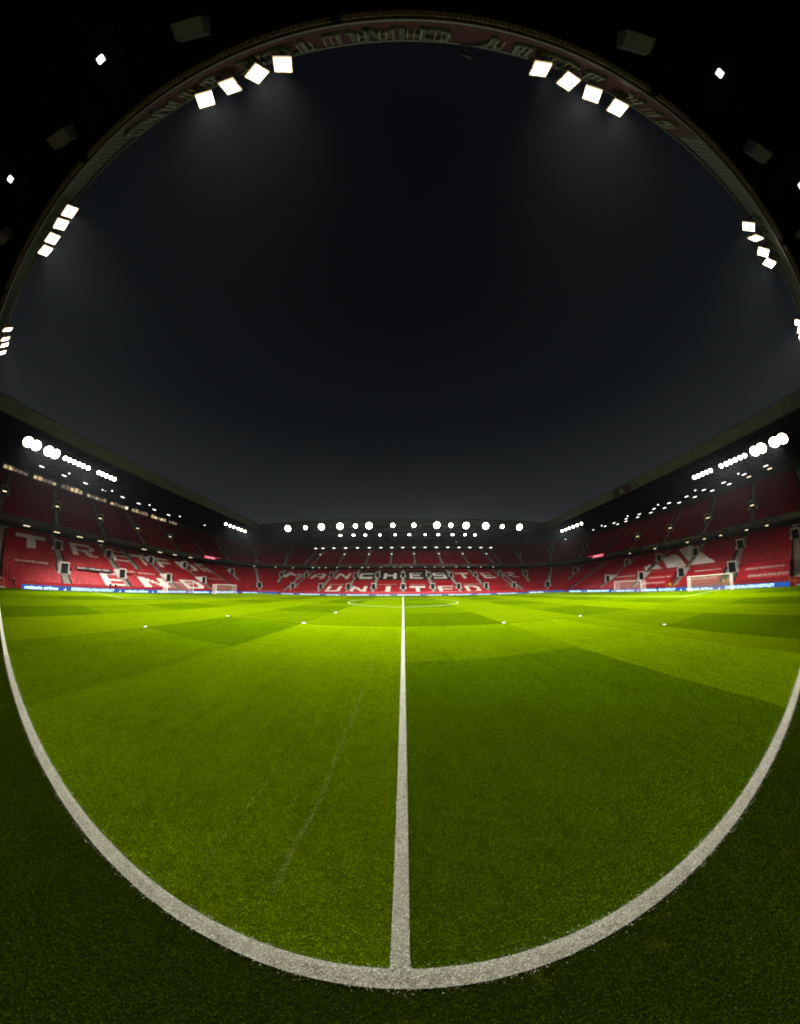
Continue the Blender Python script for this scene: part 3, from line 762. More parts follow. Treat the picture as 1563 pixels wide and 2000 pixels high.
# ------------------------------------------------------------------ roofs: four mitred planes round a rectangular opening
X1, YF, YN, ZR, SR, OUT = 66.0, 79.0, -11.0, 28.3, 0.065, 52.0
def roof_plane(side):
    a = {'L': [(-X1, YN), (-X1, YF), (-X1-OUT, YF+OUT), (-X1-OUT, YN-OUT)], 'R': [(X1, YF), (X1, YN), (X1+OUT, YN-OUT), (X1+OUT, YF+OUT)],
         'F': [(-X1, YF), (X1, YF), (X1+OUT, YF+OUT), (-X1-OUT, YF+OUT)], 'N': [(X1, YN), (-X1, YN), (-X1-OUT, YN-OUT), (X1+OUT, YN-OUT)]}[side]
    z = [ZR, ZR, ZR+SR*OUT, ZR+SR*OUT]
    return [(p[0], p[1], q) for p, q in zip(a, z)]
def lerp(a, b, t): return tuple(a[i]+(b[i]-a[i])*t for i in range(3))
def roof(side, stand):
    root, loc = stand; P = roof_plane(side)
    mb = MB(); mb.poly(P[::-1]); 
    T = [(p[0], p[1], p[2]+1.6) for p in P]; mb.poly(T)
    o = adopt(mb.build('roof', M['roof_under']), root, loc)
    # corrugated soffit ribs running back from the edge, purlins along it
    mb = MB(); n = 46
    for i in range(n+1):
        t = i/n; a = lerp(P[0], P[1], t)
        d = (P[3][0]-P[0][0], P[3][1]-P[0][1]); outv = {'L': (-1, 0), 'R': (1, 0), 'F': (0, 1), 'N': (0, -1)}[side]
        al = (P[1][0]-P[0][0], P[1][1]-P[0][1]); ln = math.hypot(*al); al = (al[0]/ln, al[1]/ln)
        b = (a[0]+outv[0]*OUT*.97, a[1]+outv[1]*OUT*.97, a[2]+SR*OUT*.97)
        w = .09 if i % 6 else .22; h = .22 if i % 6 else .75
        mb.hexa([(q[0]+al[0]*s, q[1]+al[1]*s, q[2]+z) for z in (-h, -.01) for (q, s) in ((a, -w), (a, w), (b, w), (b, -w))])
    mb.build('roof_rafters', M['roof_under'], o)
    mb = MB()
    for k in range(1, 9) if side != 'N' else range(9, 10):
        dd = OUT*k/9.5; q = [(P[0][0]+outv[0]*dd, P[0][1]+outv[1]*dd, ZR+SR*dd), (P[1][0]+outv[0]*dd, P[1][1]+outv[1]*dd, ZR+SR*dd)]
        mb.tube((q[0][0], q[0][1], q[0][2]-.3), (q[1][0], q[1][1], q[1][2]-.3), .09, 5)
    mb.build('roof_purlins', M['steel'], o)
    # fascia: sheet band along the opening
    al = (P[1][0]-P[0][0], P[1][1]-P[0][1]); ln = math.hypot(*al); al = (al[0]/ln, al[1]/ln)
    mb = MB()
    th = .25; ov = outv
    mb.hexa([(q[0]+ov[0]*s, q[1]+ov[1]*s, z) for z in (ZR-.15, ZR+2.45) for (q, s) in ((P[0], 0), (P[1], 0), (P[1], th), (P[0], th))])
    fo = adopt(mb.build('fascia', M['fascia_side'] if side in 'LR' else M['fascia']), root, loc)
    mb = MB(); n = int(ln/.55)
    for i in range(n):
        q = lerp(P[0], P[1], (i+.5)/n)
        mb.hexa([(q[0]+al[0]*s-ov[0]*t, q[1]+al[1]*s-ov[1]*t, z) for z in (ZR-.1, ZR+2.4) for (s, t) in ((-.05, .0), (.05, .0), (.05, .04), (-.05, .04))])
    mb.build('fascia_ribs', M['fascia'], fo).matrix_parent_inverse = Matrix()
    # gutter line and capping rail
    mb = MB()
    for zz, r in ((ZR+2.6, .10), (ZR-.28, .10)):
        mb.tube((P[0][0]-ov[0]*.12, P[0][1]-ov[1]*.12, zz), (P[1][0]-ov[0]*.12, P[1][1]-ov[1]*.12, zz), r, 6)
    adopt(mb.build('gutter_pipe', M['steel']), root, loc)
    return fo
FAS = {}
for sd, st in (('L', LSTAND), ('R', RSTAND), ('F', FSTAND), ('N', NSTAND)): FAS[sd] = roof(sd, st)

# near fascia: red panel, ribbed letters, scalloped sheet edge below
def near_fascia():
    root, loc = NSTAND
    mb = MB(); mb.box((1.2, YN+.09, ZR+1.15), (35.4, .10, 2.35)); rp = adopt(mb.build('name_panel', M['fascia_red']), root, loc)
    body = 'SIR BOBBY CHARLTON STAND'
    # seen from the pitch the words read left to right towards -x
    x = 17.6; pitch = 1.46
    for ch in body:
        if ch != ' ':
            o = text(ch, 'letter', (x, YN+.16, ZR+.42), (-1, 0, 0), (0, 0, 1), 2.35, M['letter'], None, extrude=.10, bold=.05, xs=.95)
            o.data.transform(Matrix.Translation((0, .10, 0)))
            adopt(o, root, loc)
            mb = MB()
            for k in range(3): 
                mb.box((x-.22-.36*k, YN+.40, ZR+1.05), (.035, .05, 1.25))
            r = mb.build('letter_rib', M['letter_rib'], o); r.matrix_parent_inverse = Matrix()
        x -= pitch
    # scalloped edge of the corrugated roof sheet
    mb = MB(); n = 520; w = .24
    for i in range(n):
        cx = -62+i*w
        if cx > 62: break
        pts = [(cx+w*.5*math.cos(a), ZR-.34-.13*math.sin(a)) for a in np.linspace(0, math.pi, 5)]
        for k in range(4):
            a, b = pts[k], pts[k+1]
            mb.poly([(a[0], YN-.05, a[1]), (b[0], YN-.05, b[1]), (b[0], YN-.32, b[1]+.05), (a[0], YN-.32, a[1]+.05)])
        mb.poly([(p[0], YN-.05, p[1]) for p in pts])
    adopt(mb.build('corrugated_edge', M['fascia']), root, loc)
near_fascia()
for wd, y0, wi in (('STRETFORD', 31.2, 12.2), ('END', 44.6, 4.4)):
    adopt(text(wd, 'name_lettering', (-X1+.07, y0, ZR+.55), (0, 1, 0), (0, 0, 1), 2.1, M['letter'], extrude=.04, width=wi, bold=.03), *LSTAND)
mb = MB(); mb.box((X1-.09, 39.7, ZR+1.15), (.08, 6.6, 2.3)); adopt(mb.build('logo_panel', M['fascia_red']), *RSTAND)
def logo3(org, right, up, h, m, name, stand=None, th=.03):
    """three slanted bars rising to the right"""
    mb = MB(); r, u = Vector(right), Vector(up); o_ = Vector(org); n = r.cross(u)
    for k, hh in enumerate((.38, .69, 1.0)):
        x = k*.42*h; t = .30*h; sl = .58*h*hh
        pts = [(x, 0), (x+t, 0), (x+t-sl+.0, h*hh), (x-sl+.06*h, h*hh*.80)]
        mb.poly([o_+r*(a+.35*h)+u*b for a, b in pts])
    q = mb.build(name, m)
    return adopt(q, *stand) if stand else q
logo3((X1-.16, 41.2, ZR+.3), (0, -1, 0), (0, 0, 1), 1.7, M['letter_rib'], 'logo', RSTAND)

# lit concourse behind the left stand's top row
def concourse(stand, x, y0, y1, z0, z1, m_warm):
    root, loc = stand; n = int((y1-y0)/1.5)
    for i in range(n):
        y = y0+(i+.5)*(y1-y0)/n
        if i % 6 == 5: continue
        mb = MB(); hh = random.uniform(.55, 1.0)*(z1-z0)
        mb.box((x, y, z0+hh/2), (.06, 1.12, hh))
        adopt(mb.build('lit_window', random.choice(m_warm)), root, loc)
    mb = MB()
    for i in range(n*2):
        y = y0+(i+.2)*(y1-y0)/(n*2)
        mb.box((x+.12 if x < 0 else x-.12, y, z0+(z1-z0)*random.uniform(.2, .7)), (.05, random.uniform(.08, .4), random.uniform(.1, .6)))
    adopt(mb.build('concourse_fittings', M['mullion']), root, loc)
warm = [emis('lit_room_%d' % k, c, s) for k, (c, s) in enumerate([((1, .72, .35), .8), ((1, .78, .45), .5), ((1, .66, .40), .3), ((1, .80, .55), 1.4), ((.9, .62, .5), .2)])]
concourse(LSTAND, -106.2, -5, 63, 29.3, 30.7, warm)

# ------------------------------------------------------------------ lights
SPOT = {}
def spot_data(energy, size, blend, col=(1.0, .95, .86), r=.35):
    key = (energy, size, blend)
    if key not in SPOT:
        l = bpy.data.lights.new('flood_beam', 'SPOT'); l.energy = energy; l.spot_size = R_(size); l.spot_blend = 1.0; l.color = col; l.shadow_soft_size = r
        SPOT[key] = l
    return SPOT[key]
proto = {}
def flood_proto(w, h, rnd=False):
    if (w, h, rnd) in proto: return proto[(w, h, rnd)]
    # local -z faces the pitch
    a = MB(); W2, H2 = w/2, h/2
    a.hexa([(-W2*.55, -H2*.55, .38), (W2*.55, -H2*.55, .38), (W2*.55, H2*.55, .38), (-W2*.55, H2*.55, .38), (-W2, -H2, 0.02), (W2, -H2, 0.02), (W2, H2, 0.02), (-W2, H2, 0.02)])
    b = MB(); b.hexa([(-W2*.96, -H2*.96, -.03), (W2*.96, -H2*.96, -.03), (W2*.96, H2*.96, -.03), (-W2*.96, H2*.96, -.03), (-W2*.96, -H2*.96, .015), (W2*.96, -H2*.96, .015), (W2*.96, H2*.96, .015), (-W2*.96, H2*.96, .015)])
    c = MB()
    for s in (-1, 1): c.box((s*(W2+.05), 0, .28), (.05, .10, .75))
    c.box((0, 0, .68), (w+.15, .10, .05)); c.tube((0, 0, .68), (0, 0, 1.15), .045, 6)
    d = MB(); 
    for s in (-1, 1):
        d.box((s*(W2+.005), 0, -.03), (.05, h+.06, .12)); d.box((0, s*(H2+.005), -.03), (w+.06, .05, .12))
    if rnd:
        a = MB(); a.tube((0, 0, .02), (0, 0, .5), W2, 16, r2=W2*.45); b = MB(); b.tube((0, 0, -.05), (0, 0, .015), W2*.95, 16)
        d = MB(); n = 16
        for k in range(n):
            t0, t1 = 2*math.pi*k/n, 2*math.pi*(k+1)/n
            d.hexa([(math.cos(t)*r, math.sin(t)*r, z) for z in (-.10, .03) for (t, r) in ((t0, W2*.955), (t0, W2*1.02), (t1, W2*1.02), (t1, W2*.955))])
    ms = []
    for nm, q, m in (('housing', a, 'housing'), ('lens', b, 'lamp'), ('bracket', c, 'steel'), ('glare_fringe_rim', d, 'rim')):
        o = q.build(nm, M[m]); me = o.data; bpy.data.objects.remove(o); ms.append((nm, me))
    proto[(w, h, rnd)] = ms; return ms
def floodlight(loc, aim, label, group, w=.8, h=.8, energy=None, cone=62, roll=0.0, rnd=False):
    root = empty('floodlight', loc); d = (Vector(aim)-Vector(loc)).normalized()
    q = d.to_track_quat('-Z', 'Y'); root.rotation_mode = 'QUATERNION'
    root.rotation_quaternion = q @ Matrix.Rotation(roll, 4, 'Z').to_quaternion()
    tag(root, label, 'floodlight', group)
    for nm, me in flood_proto(w, h, rnd): link(nm, me, root)
    if energy:
        l = bpy.data.objects.new('flood_beam', spot_data(energy, cone, .8)); COL.objects.link(l); l.parent = root; l.location = (0, 0, -.12)
ORD = ['first', 'second', 'third', 'fourth', 'fifth', 'sixth', 'seventh', 'eighth', 'ninth', 'tenth', 'eleventh', 'twelfth', 'thirteenth', 'fourteenth', 'fifteenth', 'sixteenth', 'seventeenth', 'eighteenth']
# near roof edge, in clusters of four
near = [(-11.4, 29.5, .5), (-9.6, 29.4, -.2), (-7.8, 29.2, -.3), (-6.2, 29.1, .15), (8.0, 29.2, .1), (9.9, 29.5, .35), (11.7, 29.8, -.5), (13.6, 29.8, -.15),
        (-25.0, 28.8, .3), (-26.7, 28.9, .2), (-28.8, 29.1, .4), (-30.6, 29.2, .5), (28.9, 29.5, .3), (30.7, 29.7, -.2), (33.1, 30.0, .3), (35.0, 30.1, .6),
        (-44.6, 28.9, 0), (-47.2, 29.2, 0), (-49.3, 29.6, 0), (-51.2, 29.5, 0), (46.3, 29.6, 0), (48.5, 29.8, 0), (50.3, 30, 0), (52.0, 30.2, 0)]
clus = ['cluster left of the arch top', 'cluster right of the arch top', 'cluster low on the left of the arch', 'cluster low on the right of the arch', 'cluster at the left picture edge', 'cluster at the right picture edge']
for i, (x, z, rl) in enumerate(near):
    aim = (x*.95+random.uniform(-14, 14), random.uniform(22, 38), 0)
    floodlight((x, -9.9, z), aim, '%s square floodlight from the left in the %s' % (ORD[i % 4], clus[i//4]), 'floodlights along the near roof edge', w=.95, h=.95, energy=LAMP_W*1.15, cone=69, roll=rl)
arm = MB()
for x, z, rl in near: arm.tube((x, YN+.1, z+.35), (x, -9.5, z+1.0), .05, 6); arm.tube((x, YN+.1, z-.3), (x, -9.6, z+.7), .04, 6)
adopt(arm.build('lamp_arms', M['steel']), *NSTAND)
far = [-50.5, -41.9, -34.5, -26.3, -19.7, -14.0, -4.2, 4.5, 14.0, 19.8, 26.3, 34.9, 42.5, 50.9]
big = {0, 2, 3, 5, 8, 10, 11, 13}
for i, x in enumerate(far):
    b = 2.7 if i in big else 1.7  # lamp face oversized and round, its glare built into the shape
    floodlight((x, 78.7, 27.9), (x*.85+random.uniform(-10, 10), 29+random.uniform(-9, 9), 0), '%s bright floodlight from the left in the top row over the far stand' % ORD[i], 'floodlights on the far roof edge', w=b, h=b, energy=LAMP_W*1.15, cone=74, rnd=True)
for i, x in enumerate([-28, -22, -16.7, -10.2, -3.4, 2.8, 9.8, 15.6, 22, 27.6, 32.3]):
    k = 95/85
    floodlight((x*k, 95, 28.35), (x*.5, 30, 0), '%s floodlight from the left in the lower row under the far roof' % ORD[i], 'small floodlights under the far roof', w=1.2 if i not in (3, 4, 6) else .8, h=.7, energy=2500, cone=60)
def side_floods(s, name):
    g1 = [-.7, .9, 3.6, 5.0, 7.2, 8.2, 9.3, 10.4, 11.4, 12.6]; g2 = [15.2, 16.2, 17.2, 18.3, 19.3]; g3 = [60.5, 62.8, 65.0, 67.3, 69.5, 71.7]
    for gi, (g, gn) in enumerate(((g1, 'near bright run'), (g2, 'small middle run'), (g3, 'far bright run'))):
        for i, y in enumerate(g):
            big = gi == 0 and i < 4
            floodlight((s*68, y, 25.7 if s < 0 else 25.1), (s*random.uniform(24, 34), 32+(y-34)*.4+random.uniform(-6, 6), 0),
                       '%s floodlight of the %s under the %s roof edge' % (ORD[i], gn, name), 'floodlights under the %s roof edge' % name,
                       w=2.1 if big else .95, h=2.1 if big else .95, rnd=True, energy=(LAMP_W*(1.6 if big else .75) if gi != 1 else 1500), cone=56)  # round, enlarged faces imitate the glare of these lamps
    mb = MB()
    for g in (g1, g2, g3):
        mb.tube((s*68.25, g[0]-.6, 26.9), (s*68.25, g[-1]+.6, 26.9), .06, 6)
        for y in (g[0], (g[0]+g[-1])/2, g[-1]): mb.tube((s*68.25, y, 26.9), (s*68.25, y, 28.3), .05, 6)
    adopt(mb.build('lamp_rail', M['steel']), *(LSTAND if s < 0 else RSTAND))
side_floods(-1, 'left'); side_floods(1, 'right')

# small roof and soffit lamps (things of their own)
def small_lamp(name, loc, size, m, label, cat, group, body=True):
    root = empty(name, loc)
    mb = MB(); mb.box((0, 0, size[2]*.5+.05), (size[0]*1.1+.04, size[1]*1.1+.04, .08)); mb.build('lamp_body', M['housing'], root)
    mb = MB(); mb.box((0, 0, 0), size); mb.build('diffuser', M[m], root)
    tag(root, label, cat, group); return root
def unproj_scale(x, z, X): return 2.4+(z-2.4)*X/abs(x)
R_up = [(117.6, 7.2, 35.5), (117.6, 15.1, 35.5), (118.4, 23.3, 35.6), (118.4, 31.6, 35.6), (118.9, 39.6, 35.7), (119.6, 48.5, 35.8), (120.5, 57.0, 35.9), (121.3, 66.0, 36.0), (121.3, 74.4, 36.0), (122.2, 83.4, 36.2), (122.5, 90.3, 36.2)]
R_lo = [(127.7, 6.9, 36.9), (128.8, 15.1, 37.1), (128.7, 23.3, 37.1), (129.1, 31.0, 37.1), (129.6, 39.4, 37.2), (130.3, 47.7, 37.3), (130.5, 55.9, 37.3), (131.0, 64.3, 37.4), (131.5, 73.0, 37.5), (132.4, 81.7, 37.6), (132.8, 88.2, 37.7)]
for rowi, (row, X, nm) in enumerate(((R_up, 95.0, 'upper'), (R_lo, 99.5, 'lower'))):
    for i, (x, y, z) in enumerate(row):
        k = X/x; small_lamp('strip_light', (X, y*k, 2.4+(z-2.4)*k), (.28, 1.25, .14), 'strip' if i > 1 or rowi == 0 else 'warm', '%s strip light from the picture edge in the %s row under the right roof' % (ORD[i], nm), 'strip light', 'strip lights under the right roof')
for i, (x, y, z) in enumerate([(111.1, 16.0, 34.6), (111.5, 33.0, 34.7), (112.8, 50.9, 34.9), (113.8, 68.6, 35.0), (115.8, 87.7, 35.3), (120.6, 98.4, 35.9), (122.5, 126.9, 36.2)]):
    k = 90/x; small_lamp('round_lamp', (90, y*k, 2.4+(z-2.4)*k), (.42, .42, .2), 'dot', '%s small round lamp from the picture edge under the right roof' % ORD[i], 'lamp', 'round lamps under the right roof')
for i, (x, y, z) in enumerate([(109.6, 5.6, 34.4), (110.4, 13.5, 34.5), (110.0, 21.3, 34.5), (110.2, 28.6, 34.5), (110.8, 36.9, 34.7), (111.6, 44.8, 34.7), (113.7, 53.7, 35.0), (114.2, 62.0, 35.0)]):
    k = 93/x; small_lamp('strip_light', (-93, y*k, 2.4+(z-2.4)*k), (.28, 1.3, .14), 'strip', '%s strip light from the picture edge under the left roof' % ORD[i], 'strip light', 'strip lights under the left roof')
for i, (x, y, z) in enumerate([(102.4, 13.8, 33.4), (104.0, 30.1, 33.6), (105.3, 47.1, 33.8), (106.7, 64.0, 34.0), (107.1, 80.2, 34.1)]):
    k = 88/x; small_lamp('round_lamp', (-88, y*k, 2.4+(z-2.4)*k), (.42, .42, .2), 'dot', '%s small round lamp from the picture edge under the left roof' % ORD[i], 'lamp', 'round lamps under the left roof')
xs_ = [-46.3, -42.2, -36.2, -29.8, -23.6, -17.4, -11.4, -5.8, -0.1, 5.7, 11.4, 17.2, 23.1, 29.0, 34.8, 40.8, 46.4]
for i, x in enumerate(xs_):
    k = 106.2/100; small_lamp('strip_light', (x*k, 106.2, 24.22), (1.45, .4, .22), 'strip', '%s short strip light from the left under the third tier of the far stand' % ORD[i], 'strip light', 'strip lights under the third tier')
for i, x in enumerate([-40, -27.5, -15, -3.2, 8.9, 21, 33, 45]):
    small_lamp('round_lamp', (x, 120.0, 30.4), (.6, .4, .2), 'dot', '%s small lamp from the left high at the back of the far stand' % ORD[i], 'lamp', 'lamps at the back of the far stand')
for i, x in enumerate(XU):
    small_lamp('aisle_lamp', (x*1.0, 107.3, UP_Z0+.62*(107.3-75.5-UP_D0)+.9), (.62, .2, .2), 'dot', '%s aisle lamp from the left on the upper tier of the far stand' % ORD[i], 'lamp', 'aisle lamps on the far upper tier')
for i, y in enumerate([4.6, 11.8, 17.8, 23.7, 37.7, 43.6, 49.7, 56.7]):
    small_lamp('tube_light', (-82.2, y, 12.38), (.14, 1.5, .1), 'warm', '%s long tube light from the picture edge under the left balcony' % ORD[i], 'tube light', 'tube lights under the left balcony')
for i, y in enumerate([8.5, 13.4, 20.2, 24.8, 30, 41, 51]):
    small_lamp('tube_light', (82.0, y, 12.38), (.14, .75, .1), 'warm', '%s short tube light from the picture edge under the right balcony' % ORD[i], 'tube light', 'tube lights under the right balcony')
for i, x in enumerate([-45.8, -42.4, -38.8, -33, -26.3, -20.2, -17.2, -11, -4.5, -1.4, 4.2, 10.9, 15.5, 19.8, 26.2, 32.5, 38.9, 45.5]):
    small_lamp('tube_light', (x, 96.6, 12.36), (.55, .16, .12), 'warm' if i % 5 else 'dot', '%s small lamp from the left under the far balcony' % ORD[i], 'lamp', 'small lamps under the far balcony')
for i, (x, y) in enumerate([(-75, 88.2), (-66, 94), (-57, 96.5)]):
    small_lamp('tube_light', (x, y, 12.36), (.3, .3, .2), 'warm', '%s round lamp from the left under the left corner balcony' % ORD[i], 'lamp', 'lamps under the left corner balcony')
# lamps and loudspeakers on the near roof soffit
for i, (x, y, z) in enumerate([(-15.7, -15.0, 28.2), (-26.9, -15.0, 28.2), (17.9, -14.8, 28.2), (28.9, -14.8, 28.2)]):
    small_lamp('soffit_lamp', (x, y, z), (.42, .34, .12), 'strip', ['upper small lamp inside the arch on the left', 'lower small lamp inside the arch on the left', 'upper small lamp inside the arch on the right', 'lower small lamp inside the arch on the right'][i], 'lamp', 'soffit lamps of the near roof')
for i, (x, y) in enumerate([(-20.3, -13.1), (-9.9, -13.0), (12.0, -12.8), (22.9, -13.0), (-31.2, -13.2), (32.4, -12.9)]):
    root = empty('loudspeaker', (x, y, 27.3), rz=.25 if x < 0 else -.25)
    mb = MB(); mb.hexa([(-.85, -.3, -.35), (.85, -.3, -.35), (.85, .45, -.05), (-.85, .45, -.05), (-.85, -.45, .55), (.85, -.45, .55), (.85, .45, .55), (-.85, .45, .55)]); mb.build('cabinet', M['speaker'], root)
    mb = MB(); mb.poly([(-.78, -.26, -.36), (.78, -.26, -.36), (.78, .40, -.09), (-.78, .40, -.09)]); mb.build('grille', M['steel'], root)
    for q in (-.5, .5):
        mb = MB(); mb.tube((q, 0, .5), (q, 0, 1.1), .04, 5); mb.build('hanger', M['steel'], root)
    tag(root, 'grey loudspeaker box hung %s the arch on the %s' % (['half way up', 'near the top of', 'near the top of', 'half way up', 'low inside', 'low inside'][i], 'left' if x < 0 else 'right'), 'loudspeaker', 'loudspeakers under the near roof')
root = empty('security_camera', (3.9, -10.35, 30.9)); mb = MB(); mb.tube((0, -.5, -.2), (0.1, 0, 0), .04, 6); mb.build('bracket', M['steel'], root)
mb = MB(); mb.tube((-.25, .0, .0), (.45, .25, -.1), .12, 8); mb.build('camera_body', M['speaker'], root, smooth=True)
tag(root, 'small camera on a bracket above the near roof lettering', 'camera')

# ------------------------------------------------------------------ LED advertising boards round the pitch
def sail(org, r, u, h, m, name, parent):
    mb = MB(); o_ = Vector(org); r, u = Vector(r), Vector(u)
    for pts in ([(0, 0), (.55, 0), (.62, .18), (.45, .75), (.30, 1.0), (.34, .55), (.18, .25)], [(-.30, 0), (-.06, 0), (.06, .28), (.10, .55), (-.05, .35), (-.16, .18)]):
        mb.poly([o_+r*a*h+u*b*h for a, b in pts])
    return mb.build(name, m, parent)
def led_board(org, r, length, z0, z1, label, start, inward):
    root = empty('advertising_board', org); o_ = Vector(org); r = Vector(r); n = Vector(inward)
    L_ = o_.copy()
    mb = MB(); h0, h1 = z0, z1
    mb.hexa([(p[0]-o_.x, p[1]-o_.y, z) for z in (h0, h1) for p in (o_, o_+r*length, o_+r*length-n*.18, o_-n*.18)]); mb.build('cabinet', M['board_back'], root)
    k = 0; seg_ = 2.0; nn = int(length/seg_)
    me = None
    for i in range(nn):
        a = r*(i*seg_+.01); b = r*((i+1)*seg_-.01); q = n*.012
        mb = MB(); mb.poly([(p[0], p[1], z) for (p, z) in ((a+q, h0+.02), (b+q, h0+.02), (b+q, h1-.03), (a+q, h1-.03))])
        mb.build('screen_panel', M['led_blue'], root)
    x = start; msgs = ['malaysia airlines', None, 'EXPERIENCE MALAYSIAN HOSPITALITY', None]; i = 0
    H = h1-h0
    while x < length-2:
        mm = msgs[i % 4]
        if mm is None:
            sail(r*(x+.4)+n*.03+Vector((0, 0, h0+H*.22)), r, (0, 0, 1), H*.58, M['led_white'], 'sail_logo', root); x += 1.7
        else:
            w = 5.6 if i % 4 == 0 else 8.6
            if x+w > length: break
            text(mm, 'screen_text', r*x+n*.03+Vector((0, 0, h0+H*.28)), r, (0, 0, 1), H*.74, M['led_white'], root, width=w, bold=.03); x += w+.7
        i += 1
    tag(root, label, 'advertising board', 'LED advertising boards around the pitch')
led_board((-58.6, 3.6, 0), (0, 1, 0), 58, -.46, .47, 'blue LED board before the left end stand', .5, (1, 0, 0))
led_board((58.6, 61.6, 0), (0, -1, 0), 58, -.46, .47, 'blue LED board before the right end stand', 1.0, (-1, 0, 0))
led_board((-49, 73.4, 0), (1, 0, 0), 98, -.85, .03, 'blue LED board before the far stand', .8, (0, -1, 0))
led_board((-58.4, 62.0, 0), (.632, .775, 0), 14.6, -.7, .36, 'short blue LED board across the left corner', .6, (.775, -.632, 0))
led_board((49.2, 73.3, 0), (.632, -.775, 0), 14.6, -.7, .36, 'short blue LED board across the right corner', .6, (-.775, -.632, 0))
# small red screens on the balconies
for s in (-1, 1):
    org = (-80.6, 62.3, 13.0) if s < 0 else (80.6, 71.0, 13.0); r = (0, s*-1, 0)
    root = empty('red_screen', org); L_ = 8.9; r = Vector((0, 1, 0) if s < 0 else (0, -1, 0)); n = Vector((-s, 0, 0))
    mb = MB(); mb.hexa([tuple(p+Vector((0, 0, z))) for z in (-.05, 1.15) for p in (Vector(), r*L_, r*L_-n*.2, -n*.2)]); mb.build('cabinet', M['board_back'], root)
    mb = MB(); mb.poly([tuple(p+Vector((0, 0, z))+n*.02) for (p, z) in ((r*.05, 0), (r*(L_-.05), 0), (r*(L_-.05), 1.1), (r*.05, 1.1))]); mb.build('screen', M['led_red'], root)
    text('OLD TRAFFORD', 'screen_text', r*1.3+n*.05+Vector((0, 0, .22)), r, (0, 0, 1), .9, M['led_pink'], root, width=6.3, bold=.03)
    for q in (.25, 8.1): 
        mb = MB(); mb.poly([tuple(r*(q+a)+n*.05+Vector((0, 0, b))) for a, b in ((0, .3), (.35, .3), (.35, .8), (0, .8))]); mb.build('crest_mark', M['led_pink'], root)
    tag(root, 'glowing red screen on the %s balcony front' % ('left' if s < 0 else 'right'), 'screen', 'red screens on the balconies')

# ------------------------------------------------------------------ covers and banners lying on the seats
def slope_text(stand, side, body, a0, a1, d, size, m, z_off=.92, w=None):
    root, loc = stand; c, s = math.cos(math.atan(.44)), math.sin(math.atan(.44))
    if side == 'L': org = (-61-d, a0, low_z(d)+z_off); r = (0, 1, 0); u = (-c, 0, s)
    if side == 'R': org = (61+d, a0, low_z(d)+z_off); r = (0, -1, 0); u = (c, 0, s)
    if side == 'F': org = (a0, 75.5+d, low_z(d)+z_off); r = (1, 0, 0); u = (0, c, s)
    o = text(body, 'banner_lettering', org, r, u, size, m, width=abs(a1-a0), bold=.035); return adopt(o, root, loc)
def sheet(stand, side, a0, a1, d0, d1, m, name, z_off=.86):
    mb = MB(); n = 10
    for i in range(n):
        for j in range(5):
            q = []
            for (ii, jj) in ((i, j), (i+1, j), (i+1, j+1), (i, j+1)):
                a = a0+(a1-a0)*ii/n; d = d0+(d1-d0)*jj/5; z = low_z(d)+z_off+.03*math.sin(ii*2.1+jj*1.3)
                q.append({'L': (-61-d, a, z), 'R': (61+d, a, z), 'F': (a, 75.5+d, z)}[side])
            mb.poly(q)
    return adopt(mb.build(name, m), *stand)
for (a0, a1) in ((13.2, 3.7), (25.3, 16.5), (35.4, 28.2)):
    sheet(RSTAND, 'R', a0, a1, -.05, 7.4, M['cover'], 'seat_cover')
slope_text(RSTAND, 'R', 'DOWNLOAD THE OFFICIAL APP NOW', 11.9, 4.6, 3.9, 1.25, M['cover_text'])
slope_text(RSTAND, 'R', 'DOWNLOAD THE OFFICIAL APP NOW', 11.0, 3.9, .9, 1.5, M['cover_text'])
slope_text(RSTAND, 'R', 'DOWNLOAD THE OFFICIAL APP NOW', 23.4, 17.2, 5.4, 1.05, M['cover_text'])
slope_text(RSTAND, 'R', 'DOWNLOAD THE OFFICIAL APP NOW', 23.8, 17.2, 1.6, 1.4, M['cover_text'])
slope_text(RSTAND, 'R', 'DOWNLOAD THE OFFICIAL APP NOW', 35.2, 29.0, 3.8, 1.3, M['cover_text'])
slope_text(RSTAND, 'R', 'DOWNLOAD THE OFFICIAL APP NOW', 35.3, 29.3, .8, 1.3, M['cover_text'])
slope_text(RSTAND, 'R', 'MANCHESTER UNITED', 47.8, 40.6, 6.0, .9, M['cover_text'], .98)
sheet(LSTAND, 'L', 14.6, 23.0, 6.2, 7.7, M['banner_dark'], 'black_banner', .9)
slope_text(LSTAND, 'L', 'MUFC * THE RED ARMY', 15.0, 22.6, 6.45, 1.15, M['banner_text'], .97)
slope_text(LSTAND, 'L', 'MANCHESTER UNITED', 2.6, 8.9, 6.8, 1.25, M['banner_text'], .98)
slope_text(LSTAND, 'L', 'MUFC', 26.9, 29.4, 7.0, 1.6, M['banner_text'], .98)
slope_text(LSTAND, 'L', 'MANCHESTER UNITED', 30.2, 35.2, 7.0, .75, M['cover_text'], .98)
slope_text(LSTAND, 'L', 'MANCHESTER UNITED', 54.5, 62.5, 7.0, .8, M['cover_text'], .98)
for (a0, a1) in ((-31, -24.8), (-10, -2.6), (2.9, 9.3), (25.0, 32.0)):
    slope_text(FSTAND, 'F', 'MANCHESTER UNITED', a0, a1, 5.45, .75, M['cover_text'], .98)
